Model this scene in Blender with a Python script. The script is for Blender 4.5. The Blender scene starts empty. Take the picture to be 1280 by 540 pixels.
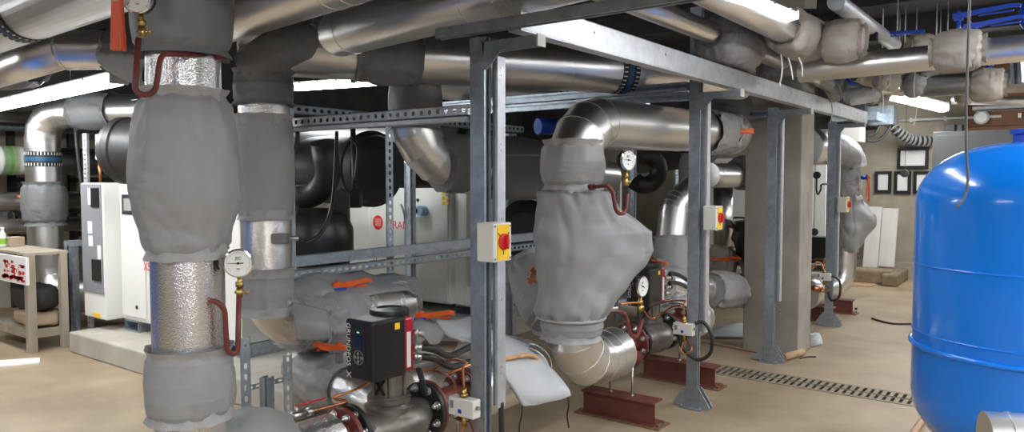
import bpy, math, random
from mathutils import Vector, Matrix, noise
V = Vector
PI = math.pi
SC = bpy.context.scene
COL = SC.collection
random.seed(7)

# ------------------------------------------------------------------ camera
FPX = 930.0
EYE = V((0, 0, 1.65))
YAW = math.atan2(700, 930)
PIT = math.atan2(46, 930)
FW = V((-math.sin(YAW) * math.cos(PIT), math.cos(YAW) * math.cos(PIT), -math.sin(PIT)))
RT = V((math.cos(YAW), math.sin(YAW), 0))
UP = RT.cross(FW)
cam = bpy.data.objects.new('camera', bpy.data.cameras.new('camera'))
COL.objects.link(cam)
cam.data.sensor_width = 36.0
cam.data.lens = 36.0 * FPX / 1280.0
cam.data.clip_start = 0.05
cam.matrix_world = Matrix.Translation(EYE) @ Matrix((RT, UP, -FW)).transposed().to_4x4()
SC.camera = cam

def ray(px, py):
    return FW + RT * ((px - 640) / FPX) - UP * ((py - 270) / FPX)
def P(px, py, d): return EYE + ray(px, py) * d            # surveyed point at a distance
def OX(px, py, X): q = ray(px, py); return EYE + q * (X / q.x)
def OY(px, py, Y): q = ray(px, py); return EYE + q * (Y / q.y)
def OZ(px, py, Z): q = ray(px, py); return EYE + q * ((Z - 1.65) / q.z)

# ------------------------------------------------------------------ materials
def mat(name, col, rough=.5, metal=0., noise_amt=0., nscale=5., bump=0., bscale=60., bkind='noise', spec=.5, emit=None, stretch=None, col2=None, coat=0., rvar=0., detail=4.):
    m = bpy.data.materials.new(name); m.use_nodes = True
    nt = m.node_tree; b = nt.nodes['Principled BSDF']
    b.inputs['Base Color'].default_value = (*col, 1)
    b.inputs['Roughness'].default_value = rough
    b.inputs['Metallic'].default_value = metal
    b.inputs['Specular IOR Level'].default_value = spec
    b.inputs['Coat Weight'].default_value = coat
    if emit:
        b.inputs['Emission Color'].default_value = (*emit[:3], 1)
        b.inputs['Emission Strength'].default_value = emit[3]
    tc = nt.nodes.new('ShaderNodeTexCoord'); src = tc.outputs['Object']
    if stretch:
        mp = nt.nodes.new('ShaderNodeMapping'); mp.inputs['Scale'].default_value = stretch
        nt.links.new(src, mp.inputs['Vector']); src = mp.outputs['Vector']
    if noise_amt > 0 or col2:
        n = nt.nodes.new('ShaderNodeTexNoise'); n.inputs['Scale'].default_value = nscale; n.inputs['Detail'].default_value = detail
        nt.links.new(src, n.inputs['Vector'])
        mx = nt.nodes.new('ShaderNodeMix'); mx.data_type = 'RGBA'
        c2 = col2 if col2 else tuple(min(1, c * (1 + noise_amt)) for c in col)
        c1 = col if col2 else tuple(c * (1 - noise_amt) for c in col)
        mx.inputs['A'].default_value = (*c1, 1); mx.inputs['B'].default_value = (*c2, 1)
        rmp = nt.nodes.new('ShaderNodeMapRange'); rmp.inputs['From Min'].default_value = .32; rmp.inputs['From Max'].default_value = .68
        nt.links.new(n.outputs['Fac'], rmp.inputs['Value'])
        nt.links.new(rmp.outputs['Result'], mx.inputs['Factor'])
        nt.links.new(mx.outputs['Result'], b.inputs['Base Color'])
        if rvar:
            r2 = nt.nodes.new('ShaderNodeMapRange'); r2.inputs['To Min'].default_value = rough - rvar; r2.inputs['To Max'].default_value = rough + rvar
            nt.links.new(n.outputs['Fac'], r2.inputs['Value']); nt.links.new(r2.outputs['Result'], b.inputs['Roughness'])
    if bump > 0:
        if bkind == 'voronoi':
            t = nt.nodes.new('ShaderNodeTexVoronoi'); t.inputs['Scale'].default_value = bscale; out = t.outputs['Distance']
        else:
            t = nt.nodes.new('ShaderNodeTexNoise'); t.inputs['Scale'].default_value = bscale; t.inputs['Detail'].default_value = 3; out = t.outputs['Fac']
        nt.links.new(src, t.inputs['Vector'])
        bp = nt.nodes.new('ShaderNodeBump'); bp.inputs['Strength'].default_value = bump; bp.inputs['Distance'].default_value = .01
        nt.links.new(out, bp.inputs['Height']); nt.links.new(bp.outputs['Normal'], b.inputs['Normal'])
    return m

M = {}
M['alu'] = mat('aluminium_cladding', (.80, .79, .775), .34, 1, .03, 3, .012, 5, rvar=.035, detail=2.)
M['foil'] = mat('embossed_foil', (.82, .81, .80), .27, 1, .03, 8, .2, 165, 'voronoi')
M['steel'] = mat('steel', (.62, .62, .62), .3, 1, .1, 20)
M['chrome'] = mat('chrome', (.8, .8, .8), .12, 1)
M['galv'] = mat('galvanised_steel', (.42, .48, .54), .42, .85, .16, 22, .05, 80)
M['galvb'] = mat('bright_galvanised_steel', (.62, .64, .67), .5, .75, .1, 18, .04, 80)
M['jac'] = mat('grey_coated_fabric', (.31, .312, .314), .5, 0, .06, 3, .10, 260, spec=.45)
M['jacd'] = mat('shaded_grey_coated_fabric', (.175, .18, .187), .52, 0, .08, 3, .10, 260, spec=.45)  # jacket fabric darkened in colour for covers that hang in shade
M['jact'] = mat('dusty_tan_grey_fabric', (.40, .36, .31), .6, 0, .14, 6, .15, 200, spec=.35)
M['jacp'] = mat('pale_grey_fabric', (.52, .535, .55), .55, 0, .06, 6, .12, 220, spec=.4)
M['frill'] = mat('grey_hem', (.36, .355, .35), .6, 0, .08, 20, .2, 150)
M['black'] = mat('black_plastic', (.012, .012, .013), .32, 0, spec=.5)
M['rubber'] = mat('black_foam_insulation', (.022, .022, .023), .48, 0, .2, 4, .05, 50)
M['cable'] = mat('black_cable', (.02, .02, .02), .45)
M['greyplastic'] = mat('grey_plastic', (.22, .22, .23), .45)
M['white'] = mat('white_powder_coat', (.80, .80, .76), .38, 0, .02, 2, .02, 150)
M['white2'] = mat('offwhite_plastic', (.72, .71, .66), .4)
M['panelgrey'] = mat('grey_control_panel', (.25, .26, .28), .42, 0, .04, 5)
M['paper'] = mat('paper', (.82, .82, .80), .7)
M['ink'] = mat('dark_ink', (.02, .02, .02), .6)
M['redink'] = mat('red_ink', (.65, .02, .02), .5)
M['signred'] = mat('red_logo', (.75, .03, .02), .4)
M['yellow'] = mat('yellow_plastic', (.95, .62, .02), .4)
M['red'] = mat('red_plastic', (.6, .02, .02), .35)
M['crimson'] = mat('crimson_plastic', (.42, .01, .03), .3)
M['oxide'] = mat('red_oxide_paint', (.13, .025, .022), .45, 0, .2, 9, .05, 40, col2=(.18, .04, .03))
M['beam'] = mat('red_oxide_beam', (.125, .035, .028), .6, 0, 0, 7, .06, 40, col2=(.17, .05, .035))
M['orange'] = mat('orange_handle', (.85, .13, .015), .4, 0, .06, 20)
M['blue'] = mat('blue_gloss_paint', (.003, .20, .80), .22, 0, .02, 2, .015, 25, coat=.4)
M['bluev'] = mat('blue_valve_paint', (.01, .06, .42), .3, 0, .08, 15)
M['lblue'] = mat('light_blue_plastic', (.25, .45, .6), .4)
M['brass'] = mat('brass', (.52, .36, .12), .34, 1, .15, 30)
M['copper'] = mat('copper', (.66, .28, .13), .34, 1, .15, 20)
M['iron'] = mat('dirty_cast_metal', (.20, .185, .165), .42, .7, .25, 14, .1, 40)
M['blackiron'] = mat('black_cast_iron', (.025, .025, .027), .42, .2, .2, 20, .08, 60)
M['floor'] = mat('concrete_floor', (.275, .207, .132), .5, 0, 0, 1.6, .08, 25, col2=(.435, .34, .228), rvar=.1, detail=8.)
M['wall'] = mat('raw_concrete_wall', (.34, .30, .225), .85, 0, 0, 2.2, .35, 7, col2=(.47, .43, .34), detail=8.)
M['wallq'] = mat('dim_plain_wall', (.15, .15, .145), .85, 0, 0, 2.2, .2, 7, col2=(.2, .2, .19), detail=8.)
M['conc'] = mat('smooth_concrete', (.40, .37, .31), .8, 0, 0, 3, .2, 14, col2=(.52, .49, .43), detail=8.)
M['colm'] = mat('raw_column_concrete', (.25, .235, .20), .82, 0, 0, 3.5, .25, 14, col2=(.37, .345, .30), detail=8.)
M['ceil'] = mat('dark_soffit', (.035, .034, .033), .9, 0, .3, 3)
M['brick'] = mat('brown_board', (.16, .075, .04), .8, 0, .2, 4, .2, 30)
M['wood'] = mat('weathered_wood', (.36, .31, .24), .8, 0, .2, 4, .25, 12, stretch=(1, 1, .15))
M['woodw'] = mat('whitewashed_board', (.58, .56, .52), .8, 0, .12, 5, .2, 12, stretch=(1, 1, .2))
M['tan'] = mat('tan_timber', (.42, .28, .16), .7, 0, .15, 8)
M['dark'] = mat('shade_black', (.012, .011, .010), .9)  # near-black colour standing in for the shade inside the drain
M['band'] = mat('blue_flow_band', (.01, .06, .20), .45, 0, 0, 60, col2=(.03, .12, .16))
M['bandk'] = mat('black_band_print', (.015, .017, .017), .45)
M['green'] = mat('green_print', (.25, .5, .05), .5)
M['clear'] = mat('clear_plastic', (.75, .8, .78), .15, 0, spec=.6)
M['cab'] = mat('grey_cabinet_paint', (.125, .128, .13), .5, 0, .04, 3)
M['lamp'] = mat('lamp_diffuser', (1, 1, 1), .5, emit=(.975, .99, 1.0, 27.))
M['lamphouse'] = mat('lamp_housing', (.6, .6, .58), .4)
M['cord'] = mat('white_cord', (.75, .74, .70), .7)
M['screen'] = mat('lcd_screen', (.01, .02, .05), .1)
M['greyscreen'] = mat('grey_lcd', (.35, .36, .33), .25)
M['rust'] = mat('orange_stain', (.62, .35, .16), .7, 0, .2, 20)
M['cardboard'] = mat('cardboard', (.40, .31, .21), .8, 0, .1, 10)
M['bags'] = mat('black_sacking', (.03, .027, .026), .75, 0, .3, 8, .2, 30)
M['hose'] = mat('tan_hose', (.40, .24, .15), .6)

# ------------------------------------------------------------------ mesh builder
ORI = {}
def frame(o, x, y, z):
    m = Matrix((x, y, z)).transposed().to_4x4(); m.translation = o; return m
def axis_frame(o, a):
    a = V(a).normalized()
    h = V((0, 0, 1)) if abs(a.z) < .9 else V((1, 0, 0))
    x = h.cross(a).normalized(); y = a.cross(x)
    return frame(V(o), x, y, a)
def spline(pts, k=8):
    pts = [V(p) for p in pts]; out = []
    n = len(pts)
    for i in range(n - 1):
        p0 = pts[max(i - 1, 0)]; p1 = pts[i]; p2 = pts[i + 1]; p3 = pts[min(i + 2, n - 1)]
        for j in range(k):
            t = j / k
            out.append(.5 * ((2 * p1) + (p2 - p0) * t + (2 * p0 - 5 * p1 + 4 * p2 - p3) * t * t + (3 * p1 - p0 - 3 * p2 + p3) * t ** 3))
    out.append(pts[-1]); return out
def fillet(pts, R, n=4):
    """polyline with arcs at its corners; returns points and the indices that lie in arcs"""
    pts = [V(p) for p in pts]; out = [pts[0]]; arcs = []
    for i in range(1, len(pts) - 1):
        a = (pts[i - 1] - pts[i]); b = (pts[i + 1] - pts[i]); la, lb = a.length, b.length
        a.normalize(); b.normalize()
        ang = a.angle(b)
        if ang > PI - .02: out.append(pts[i]); continue
        t = min(R / math.tan(ang / 2), la * .49 if i > 1 else la * .98, lb * .49 if i < len(pts) - 2 else lb * .98)
        r = t * math.tan(ang / 2)
        c = pts[i] + (a + b).normalized() * (r / math.sin(ang / 2))
        s = pts[i] + a * t - c; e = pts[i] + b * t - c
        tot = s.angle(e)
        for j in range(n + 1):
            q = j / n
            v = (s * math.sin((1 - q) * tot) + e * math.sin(q * tot)) / math.sin(tot)
            arcs.append(len(out)); out.append(c + v)
    out.append(pts[-1]); return out, arcs

class MB:
    def __init__(s, M0=None): s.v = []; s.f = []; s.sm = []; s.sharp = []; s.M = M0
    def add(s, vs, fs, smooth=False, M=None):
        b = len(s.v)
        for p in vs:
            p = V(p)
            if M is not None: p = M @ p
            if s.M is not None: p = s.M @ p
            s.v.append(p)
        for f in fs: s.f.append(tuple(i + b for i in f)); s.sm.append(smooth)
        return b
    def box(s, c, size, M=None, taper=None):
        x, y, z = (q / 2 for q in size); c = V(c); t = taper or 1
        vs = [c + V((a * x * (t if e > 0 else 1), b_ * y * (t if e > 0 else 1), e * z)) for e in (-1, 1) for b_ in (-1, 1) for a in (-1, 1)]
        s.add(vs, [(0, 2, 3, 1), (4, 5, 7, 6), (0, 1, 5, 4), (2, 6, 7, 3), (0, 4, 6, 2), (1, 3, 7, 5)], False, M); return s
    def box2(s, a, b): a, b = V(a), V(b); return s.box((a + b) / 2, [abs(b[i] - a[i]) for i in range(3)])
    def ringtube(s, rings, smooth=True, caps=True, sharp=()):
        n = len(rings[0]); vs = [p for r in rings for p in r]; fs = []
        for i in range(len(rings) - 1):
            for j in range(n):
                k = (j + 1) % n
                fs.append((i * n + j, i * n + k, (i + 1) * n + k, (i + 1) * n + j))
        b = s.add(vs, fs, smooth)
        for i in sharp:
            for j in range(n): s.sharp.append((b + i * n + j, b + i * n + (j + 1) % n))
        if caps:
            s.f.append(tuple(b + j for j in reversed(range(n)))); s.sm.append(False)
            s.f.append(tuple(b + (len(rings) - 1) * n + j for j in range(n))); s.sm.append(False)
        return s
    def sweep(s, pts, r, n=16, caps=True, sharp=()):
        pts = [V(p) for p in pts]; L = len(pts)
        rr = r if isinstance(r, (list, tuple)) else [r] * L
        rings = []; x = None
        for i in range(L):
            t = (pts[min(i + 1, L - 1)] - pts[max(i - 1, 0)])
            if 0 < i < L - 1: t = (pts[i + 1] - pts[i]).normalized() + (pts[i] - pts[i - 1]).normalized()
            t.normalize()
            if x is None: x = axis_frame((0, 0, 0), t).to_3x3().col[0].copy()
            x = (x - t * x.dot(t)).normalized(); y = t.cross(x)
            rings.append([pts[i] + (x * math.cos(2 * PI * j / n) + y * math.sin(2 * PI * j / n)) * rr[i] for j in range(n)])
        return s.ringtube(rings, True, caps, sharp)
    def cyl(s, p0, p1, r0, r1=None, n=20, caps=True): return s.sweep([p0, p1], [r0, r0 if r1 is None else r1], n, caps)
    def lathe(s, o, a, prof, n=32, caps=True):
        F = axis_frame(o, a)
        rings = [[F @ V((r * math.cos(2 * PI * j / n), r * math.sin(2 * PI * j / n), h)) for j in range(n)] for r, h in prof]
        sh = []
        for i in range(1, len(prof) - 1):
            d0 = V((prof[i][0] - prof[i - 1][0], prof[i][1] - prof[i - 1][1])); d1 = V((prof[i + 1][0] - prof[i][0], prof[i + 1][1] - prof[i][1]))
            if d0.length and d1.length and d0.angle(d1) > .6: sh.append(i)
        return s.ringtube(rings, True, caps, sh)
    def torus(s, o, a, R, r, n=28, m=8, arc=2 * PI):
        F = axis_frame(o, a); k = n if arc >= 2 * PI - .01 else n + 1
        pts = [F @ V((R * math.cos(arc * i / n), R * math.sin(arc * i / n), 0)) for i in range(k)]
        if arc >= 2 * PI - .01: pts.append(pts[0].copy())
        return s.sweep(pts, r, m, False)
    def prism(s, poly, Mf, th):
        n = len(poly); vs = [(x, y, 0) for x, y in poly] + [(x, y, th) for x, y in poly]
        fs = [tuple(reversed(range(n))), tuple(range(n, 2 * n))] + [(i, (i + 1) % n, n + (i + 1) % n, n + i) for i in range(n)]
        s.add(vs, fs, False, Mf); return s
    def ball(s, c, r, n=12, sq=(1, 1, 1)):
        prof = [(max(1e-4, math.sin(PI * i / n)), -math.cos(PI * i / n)) for i in range(n + 1)]
        rings = [[V(c) + V((q * r * sq[0] * math.cos(2 * PI * j / (2 * n)), q * r * sq[1] * math.sin(2 * PI * j / (2 * n)), h * r * sq[2])) for j in range(2 * n)] for q, h in prof]
        return s.ringtube(rings, True, True)
    def build(s, name, material, parent=None, bevel=0, seg=2):
        vs = s.v
        if parent is None:
            xs = [p.x for p in vs]; ys = [p.y for p in vs]; zs = [p.z for p in vs]
            o = V(((min(xs) + max(xs)) / 2, (min(ys) + max(ys)) / 2, min(zs)))
        else: o = ORI[parent.name]
        me = bpy.data.meshes.new(name)
        me.from_pydata([p - o for p in vs], [], s.f)
        me.polygons.foreach_set('use_smooth', s.sm)
        if s.sharp:
            keys = set((min(a, b), max(a, b)) for a, b in s.sharp)
            at = me.attributes.new('sharp_edge', 'BOOLEAN', 'EDGE')
            at.data.foreach_set('value', [(min(e.vertices[0], e.vertices[1]), max(e.vertices[0], e.vertices[1])) in keys for e in me.edges])
        me.materials.append(material); me.update()
        ob = bpy.data.objects.new(name, me); COL.objects.link(ob)
        if parent is None: ob.location = o
        else: ob.parent = parent
        ORI[ob.name] = o.copy()
        if bevel:
            bv = ob.modifiers.new('bevel', 'BEVEL'); bv.width = bevel; bv.segments = seg; bv.limit_method = 'ANGLE'; bv.angle_limit = .7
        return ob

def tag(o, label, cat, group=None, kind=None):
    if label: o['label'] = label
    if cat: o['category'] = cat
    if group: o['group'] = group
    if kind: o['kind'] = kind
    return o
def thing(name, loc, label, cat, group=None):
    o = bpy.data.objects.new(name, None); COL.objects.link(o); o.location = V(loc); o.empty_display_size = .05
    ORI[o.name] = V(loc); return tag(o, label, cat, group)
def struct(o): o['kind'] = 'structure'; return o
def text(name, body, F, size, material, parent, align='LEFT', ext=.0006):
    c = bpy.data.curves.new(name, 'FONT'); c.body = body; c.size = size; c.extrude = ext; c.align_x = align
    c.resolution_u = 3
    c.materials.append(material)
    tmp = bpy.data.objects.new(name, c); me = bpy.data.meshes.new_from_object(tmp); bpy.data.objects.remove(tmp)
    o = bpy.data.objects.new(name, me); COL.objects.link(o); o.parent = parent
    m = F.copy(); m.translation = F.translation - ORI[parent.name]; o.matrix_local = m
    ORI[o.name] = F.translation.copy(); return o
FY = lambda o: frame(V(o), V((1, 0, 0)), V((0, 0, 1)), V((0, -1, 0)))     # a face looking towards -Y
FX = lambda o: frame(V(o), V((0, 1, 0)), V((0, 0, 1)), V((1, 0, 0)))      # a face looking towards +X

# ------------------------------------------------------------------ pipes and covers
def seam_ring(mb, p, a, r, w=.008, h=.0025):
    mb.lathe(V(p) - V(a).normalized() * w / 2, a, [(r * .98, 0), (r + h, 0), (r + h, w), (r * .98, w)], 40, False)
def pipe(name, label, pts, r, material='alu', bend=None, nb=5, seams=(), cat='pipe', group=None, parent=None, n=40, ringsep=None):
    mb = MB(); pts = [V(p) for p in pts]
    path, arcs = fillet(pts, bend or r * 1.6, nb)
    mb.sweep(path, r, n, True, arcs)
    for i in arcs:
        t = (path[min(i + 1, len(path) - 1)] - path[i - 1]).normalized()
        if material == 'alu': seam_ring(mb, path[i], t, r, .009, .0035)
    for i, q in seams:
        a = pts[i + 1] - pts[i]
        seam_ring(mb, pts[i] + a * q, a, r, .012, .003)
    o = mb.build(name, M[material], parent)
    if parent is None: tag(o, label, cat, group)
    return o
def flow_band(parent, p, a, r, w, name='flow_band'):
    a = V(a).normalized(); p = V(p)
    b = MB(); b.lathe(p - a * w / 2, a, [(r * .99, 0), (r + .004, 0), (r + .004, w), (r * .99, w)], 40, False)
    o = b.build(name, M['bandk'], parent); o['label'] = 'black flow band with blue stripe and white ticks'
    c = MB(); c.lathe(p - a * w * .14, a, [(r * .99, 0), (r + .006, 0), (r + .006, w * .28), (r * .99, w * .28)], 40, False)
    c.build('blue_stripe', M['band'], o)
    F = axis_frame(p, a)
    for s in (-.36, .36):
        d = MB()
        for k in range(34):
            t = 2 * PI * k / 34
            x = V((math.cos(t), math.sin(t), 0)); y = V((-math.sin(t), math.cos(t), 0))
            d.box((0, 0, 0), (.002, r * .055, w * .2), F @ frame(x * (r + .005) + V((0, 0, s * w)), x, y, V((0, 0, 1))))
        d.build('tick_marks', M['white2'], o)
def cover_mesh(mb, centers, radii, seed=0, wr=.03, gat=.06, n=56, m=44, ends=(1, 1), squash=None, kg=9, closed=(True, True)):
    """a fabric sleeve: rings along a smooth path, wrinkled, gathered at its ends"""
    cs = spline(centers, max(2, m // (len(centers) - 1))); L = len(cs)
    K = len(radii) - 1
    rs = []
    for i in range(L):
        t = i / (L - 1) * K; k = min(int(t), K - 1); q = t - k
        q = q * q * (3 - 2 * q)
        rs.append(radii[k] * (1 - q) + radii[k + 1] * q)
    ln = [0]
    for i in range(1, L): ln.append(ln[-1] + (cs[i] - cs[i - 1]).length)
    tot = ln[-1]; R = max(rs); x = None; rings = []
    so = V((seed * 3.17, seed * 1.71, seed * .73))
    for i in range(L):
        t = (cs[min(i + 1, L - 1)] - cs[max(i - 1, 0)]).normalized()
        if x is None: x = axis_frame((0, 0, 0), t).to_3x3().col[0].copy()
        x = (x - t * x.dot(t)).normalized(); y = t.cross(x)
        g = 0
        if ends[0]: g = max(g, math.exp(-(ln[i] / (.55 * R)) ** 1.3))
        if ends[1]: g = max(g, math.exp(-((tot - ln[i]) / (.55 * R)) ** 1.3))
        ring = []
        for j in range(n):
            th = 2 * PI * j / n
            d = x * math.cos(th) + y * math.sin(th)
            p = cs[i] + d * rs[i]
            q = p / R + so
            w = noise.noise(q * 1.1) * .9
            al = V((math.cos(th) * 1.5, math.sin(th) * 1.5, ln[i] / R * .55)) + so
            rid = 1 - abs(noise.noise(al * 1.25 + V((0, 0, 3.3 * noise.noise(q * .6))))) * 3
            rid = max(0, rid)
            gg = math.sin(kg * th + 2.2 * noise.noise(q * .8) + seed) * g * gat * .55 + noise.noise(al * 3.1) * g * gat
            rid2 = max(0, 1 - abs(noise.noise(al * V((2.2, 2.2, 1.1)) + V((5, 0, 0)))) * 4.5)
            ring.append(p + d * R * (w * wr * 1.1 - rid * rid * wr * 1.3 - rid2 * rid2 * wr * .55 + gg))
        rings.append(ring)
    mb.ringtube(rings, True, closed[0] and closed[1])
    return cs, rs
def sleeve(name, label, p0, p1, r0, R, material='jac', seed=0, cat='insulation jacket', group='insulation jackets', wr=.03, gat=.06, prof=None, frill=True, ties=None, kg=9, r1=None):
    p0, p1 = V(p0), V(p1); a = p1 - p0
    r1 = r0 if r1 is None else r1
    prof = prof or [.97, 1, 1, 1, .97]
    e_ = min(.30, .42 * R / max(a.length, .01))
    ts = [0, e_ * .28, e_] + [e_ + (1 - 2 * e_) * i / (len(prof) - 1) for i in range(len(prof))][1:-1] + [1 - e_, 1 - e_ * .28, 1]
    rr = [r0 * 1.02, (r0 * .35 + R * .65 * prof[0]), R * prof[0]] + [R * q for q in prof[1:-1]] + [R * prof[-1], (r1 * .35 + R * .65 * prof[-1]), r1 * 1.02]
    # resample on even parameters
    K = 40; cen = []; rad = []
    for i in range(K + 1):
        t = i / K
        k = 0
        while k < len(ts) - 2 and ts[k + 1] < t: k += 1
        q = (t - ts[k]) / (ts[k + 1] - ts[k])
        rad.append(rr[k] * (1 - q) + rr[k + 1] * q); cen.append(p0 + a * t)
    mb = MB(); cover_mesh(mb, cen, rad, seed, wr, gat, m=K * 2, kg=kg, closed=(name == 'valve_jacket',) * 2)
    o = mb.build(name, M[material]); tag(o, label, cat, group)
    if frill:
        u = a.normalized()
        for pp, dr, rx in ((p0, -1, r0), (p1, 1, r1)):
            f = MB()
            F = axis_frame(pp, u * dr); n = 72; rings = []
            for h, q in ((-.03 * R / .15, 1.05), (0, 1.02), (.012 * R / .15, 1.07), (.022 * R / .15, 1.11)):
                ring = []
                for j in range(n):
                    th = 2 * PI * j / n
                    w = noise.noise(V((math.cos(th) * 3, math.sin(th) * 3, seed + dr))) * .10 + math.sin(th * 11 + seed) * .02
                    ring.append(F @ V((math.cos(th), math.sin(th), 0)) * 1 + V((0, 0, 0)) if False else F @ V((math.cos(th) * rx * (q + w * (1 if h > 0 else .3)), math.sin(th) * rx * (q + w * (1 if h > 0 else .3)), h + w * .12 * R)))
                rings.append(ring)
            f.ringtube(rings, True, False)
            f.build('gathered_hem', M['frill'] if material == 'jac' else M[material], o)
    if ties:
        t = MB()
        for q, ln_, sd in ties:
            c = p0 + a * q
            t.torus(c, a, R * 1.015 if .12 < q < .88 else r0 * 1.2, .004, 30, 6)
            base = c + RT * sd * R * .4 - V((0, 0, R)) * .98
            t.sweep(spline([base, base + V((.01, 0, -ln_ * .5)), base + V((-.01, .01, -ln_))], 5), .0045, 6)
        t.build('tie_cord', M['cord'], o)
    return o
def bent_cover(name, label, centers, radii, material='jac', seed=0, cat='insulation jacket', group='insulation jackets', wr=.03, gat=.06, kg=9):
    mb = MB(); cover_mesh(mb, centers, radii, seed, wr, gat, m=64, kg=kg)
    o = mb.build(name, M[material]); return tag(o, label, cat, group)
# ------------------------------------------------------------------ the setting
XW0, XW1, YW0, YW1, ZC = -10.9, 3.6, -5.5, 14.05, 3.75
DY0, DY1, DX0, DX1 = 6.03, 6.33, -3.6, 1.6           # the slot of the floor drain
b = MB()
for a, c in (((XW0, YW0, -.3), (XW1, DY0, 0)), ((XW0, DY1, -.3), (XW1, YW1, 0)), ((XW0, DY0, -.3), (DX0, DY1, 0)), ((DX1, DY0, -.3), (XW1, DY1, 0)), ((DX0, DY0, -.3), (DX1, DY1, -.18))):
    b.box2(a, c)
struct(b.build('floor', M['floor']))
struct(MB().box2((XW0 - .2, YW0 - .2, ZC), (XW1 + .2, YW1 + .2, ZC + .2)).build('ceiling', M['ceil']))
struct(MB().box2((XW0 - .2, YW0, -.3), (XW0, YW1, ZC)).build('wall_left', M['wall']))
struct(MB().box2((XW1, YW0, -.3), (XW1 + .2, YW1, ZC)).build('wall_right', M['wallq']))
struct(MB().box2((XW0 - .2, YW1, -.3), (XW1 + .2, YW1 + .2, ZC)).build('wall_back', M['wall']))
struct(MB().box2((XW0 - .2, YW0 - .2, -.3), (XW1 + .2, YW0, ZC)).build('wall_front', M['wallq']))
# ceiling joists, then two dark boxes added to blacken the upper walls
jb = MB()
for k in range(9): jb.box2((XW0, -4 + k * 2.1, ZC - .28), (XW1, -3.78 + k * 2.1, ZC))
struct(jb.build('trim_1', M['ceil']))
struct(MB().box2((XW0, YW0, 2.3), (-9.5, YW1, ZC)).build('shade_box_left', M['ceil']))  # added box, dark where the upper left wall goes unlit
struct(MB().box2((-9.5, 13.0, 2.5), (-2.7, YW1, ZC)).build('shade_box_back', M['ceil']))  # added box that keeps the upper back wall dark
# lower ledge course of the back wall, brown boarding high on its right
struct(MB().box2((-6.4, YW1 - .05, 0), (-1.9, YW1, .24)).build('baseboard_back', M['conc']))
bb = MB(); p0 = OY(1208, 190, 13.98); p1 = OY(1420, 10, 13.98)
for k in range(5):
    z0 = p0.z + (p1.z - p0.z) * k / 5
    bb.box2((p0.x, 13.98, z0 + .004), (p1.x, 14.04, p0.z + (p1.z - p0.z) * (k + 1) / 5 - .004))
struct(bb.build('trim_2', M['brick']))
# concrete column
cb = MB(); cb.box2((-2.515, 7.06, 0), (-1.99, 7.46, ZC))
struct(cb.build('column', M['colm'], bevel=.012))
# drain grating with open slots
g = MB(); nx = 92; x0, x1 = DX0 + .01, DX1 - .01; px_ = (x1 - x0) / nx
def slot_cell(mb, x, y, w, h, sw, sh, z, th, sk):
    o = [(x - w / 2, y - h / 2), (x + w / 2, y - h / 2), (x + w / 2, y + h / 2), (x - w / 2, y + h / 2)]
    i = [(x - sw / 2 - sk, y - sh / 2), (x + sw / 2 - sk, y - sh / 2), (x + sw / 2 + sk, y + sh / 2), (x - sw / 2 + sk, y + sh / 2)]
    vs = [(p[0], p[1], z) for p in o + i] + [(p[0], p[1], z - th) for p in i]
    mb.add(vs, [(k, (k + 1) % 4, 4 + (k + 1) % 4, 4 + k) for k in range(4)] + [(4 + k, 4 + (k + 1) % 4, 8 + (k + 1) % 4, 8 + k) for k in range(4)])
for k in range(nx):
    for yy in (6.03 + .075, 6.33 - .075):
        slot_cell(g, x0 + (k + .5) * px_, yy, px_, .13, px_ * .46, .112, .004, .006, 0)
g.box2((DX0, DY0 - .02, -.02), (DX1, DY0 + .01, .005)); g.box2((DX0, DY1 - .01, -.02), (DX1, DY1 + .02, .005))
gr = g.build('drain_grating', mat('dusty_iron', (.30, .25, .18), .6, .3, .15, 10)); MB().box2((DX0 + .005, DY0 + .002, -.17), (DX1 - .005, DY1 - .002, -.035)).build('channel_shade', M['dark'], gr); tag(gr, 'long slotted drain grating set in the concrete floor', 'drain')  # black fill paints the channel's inner shade below the slots

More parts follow.
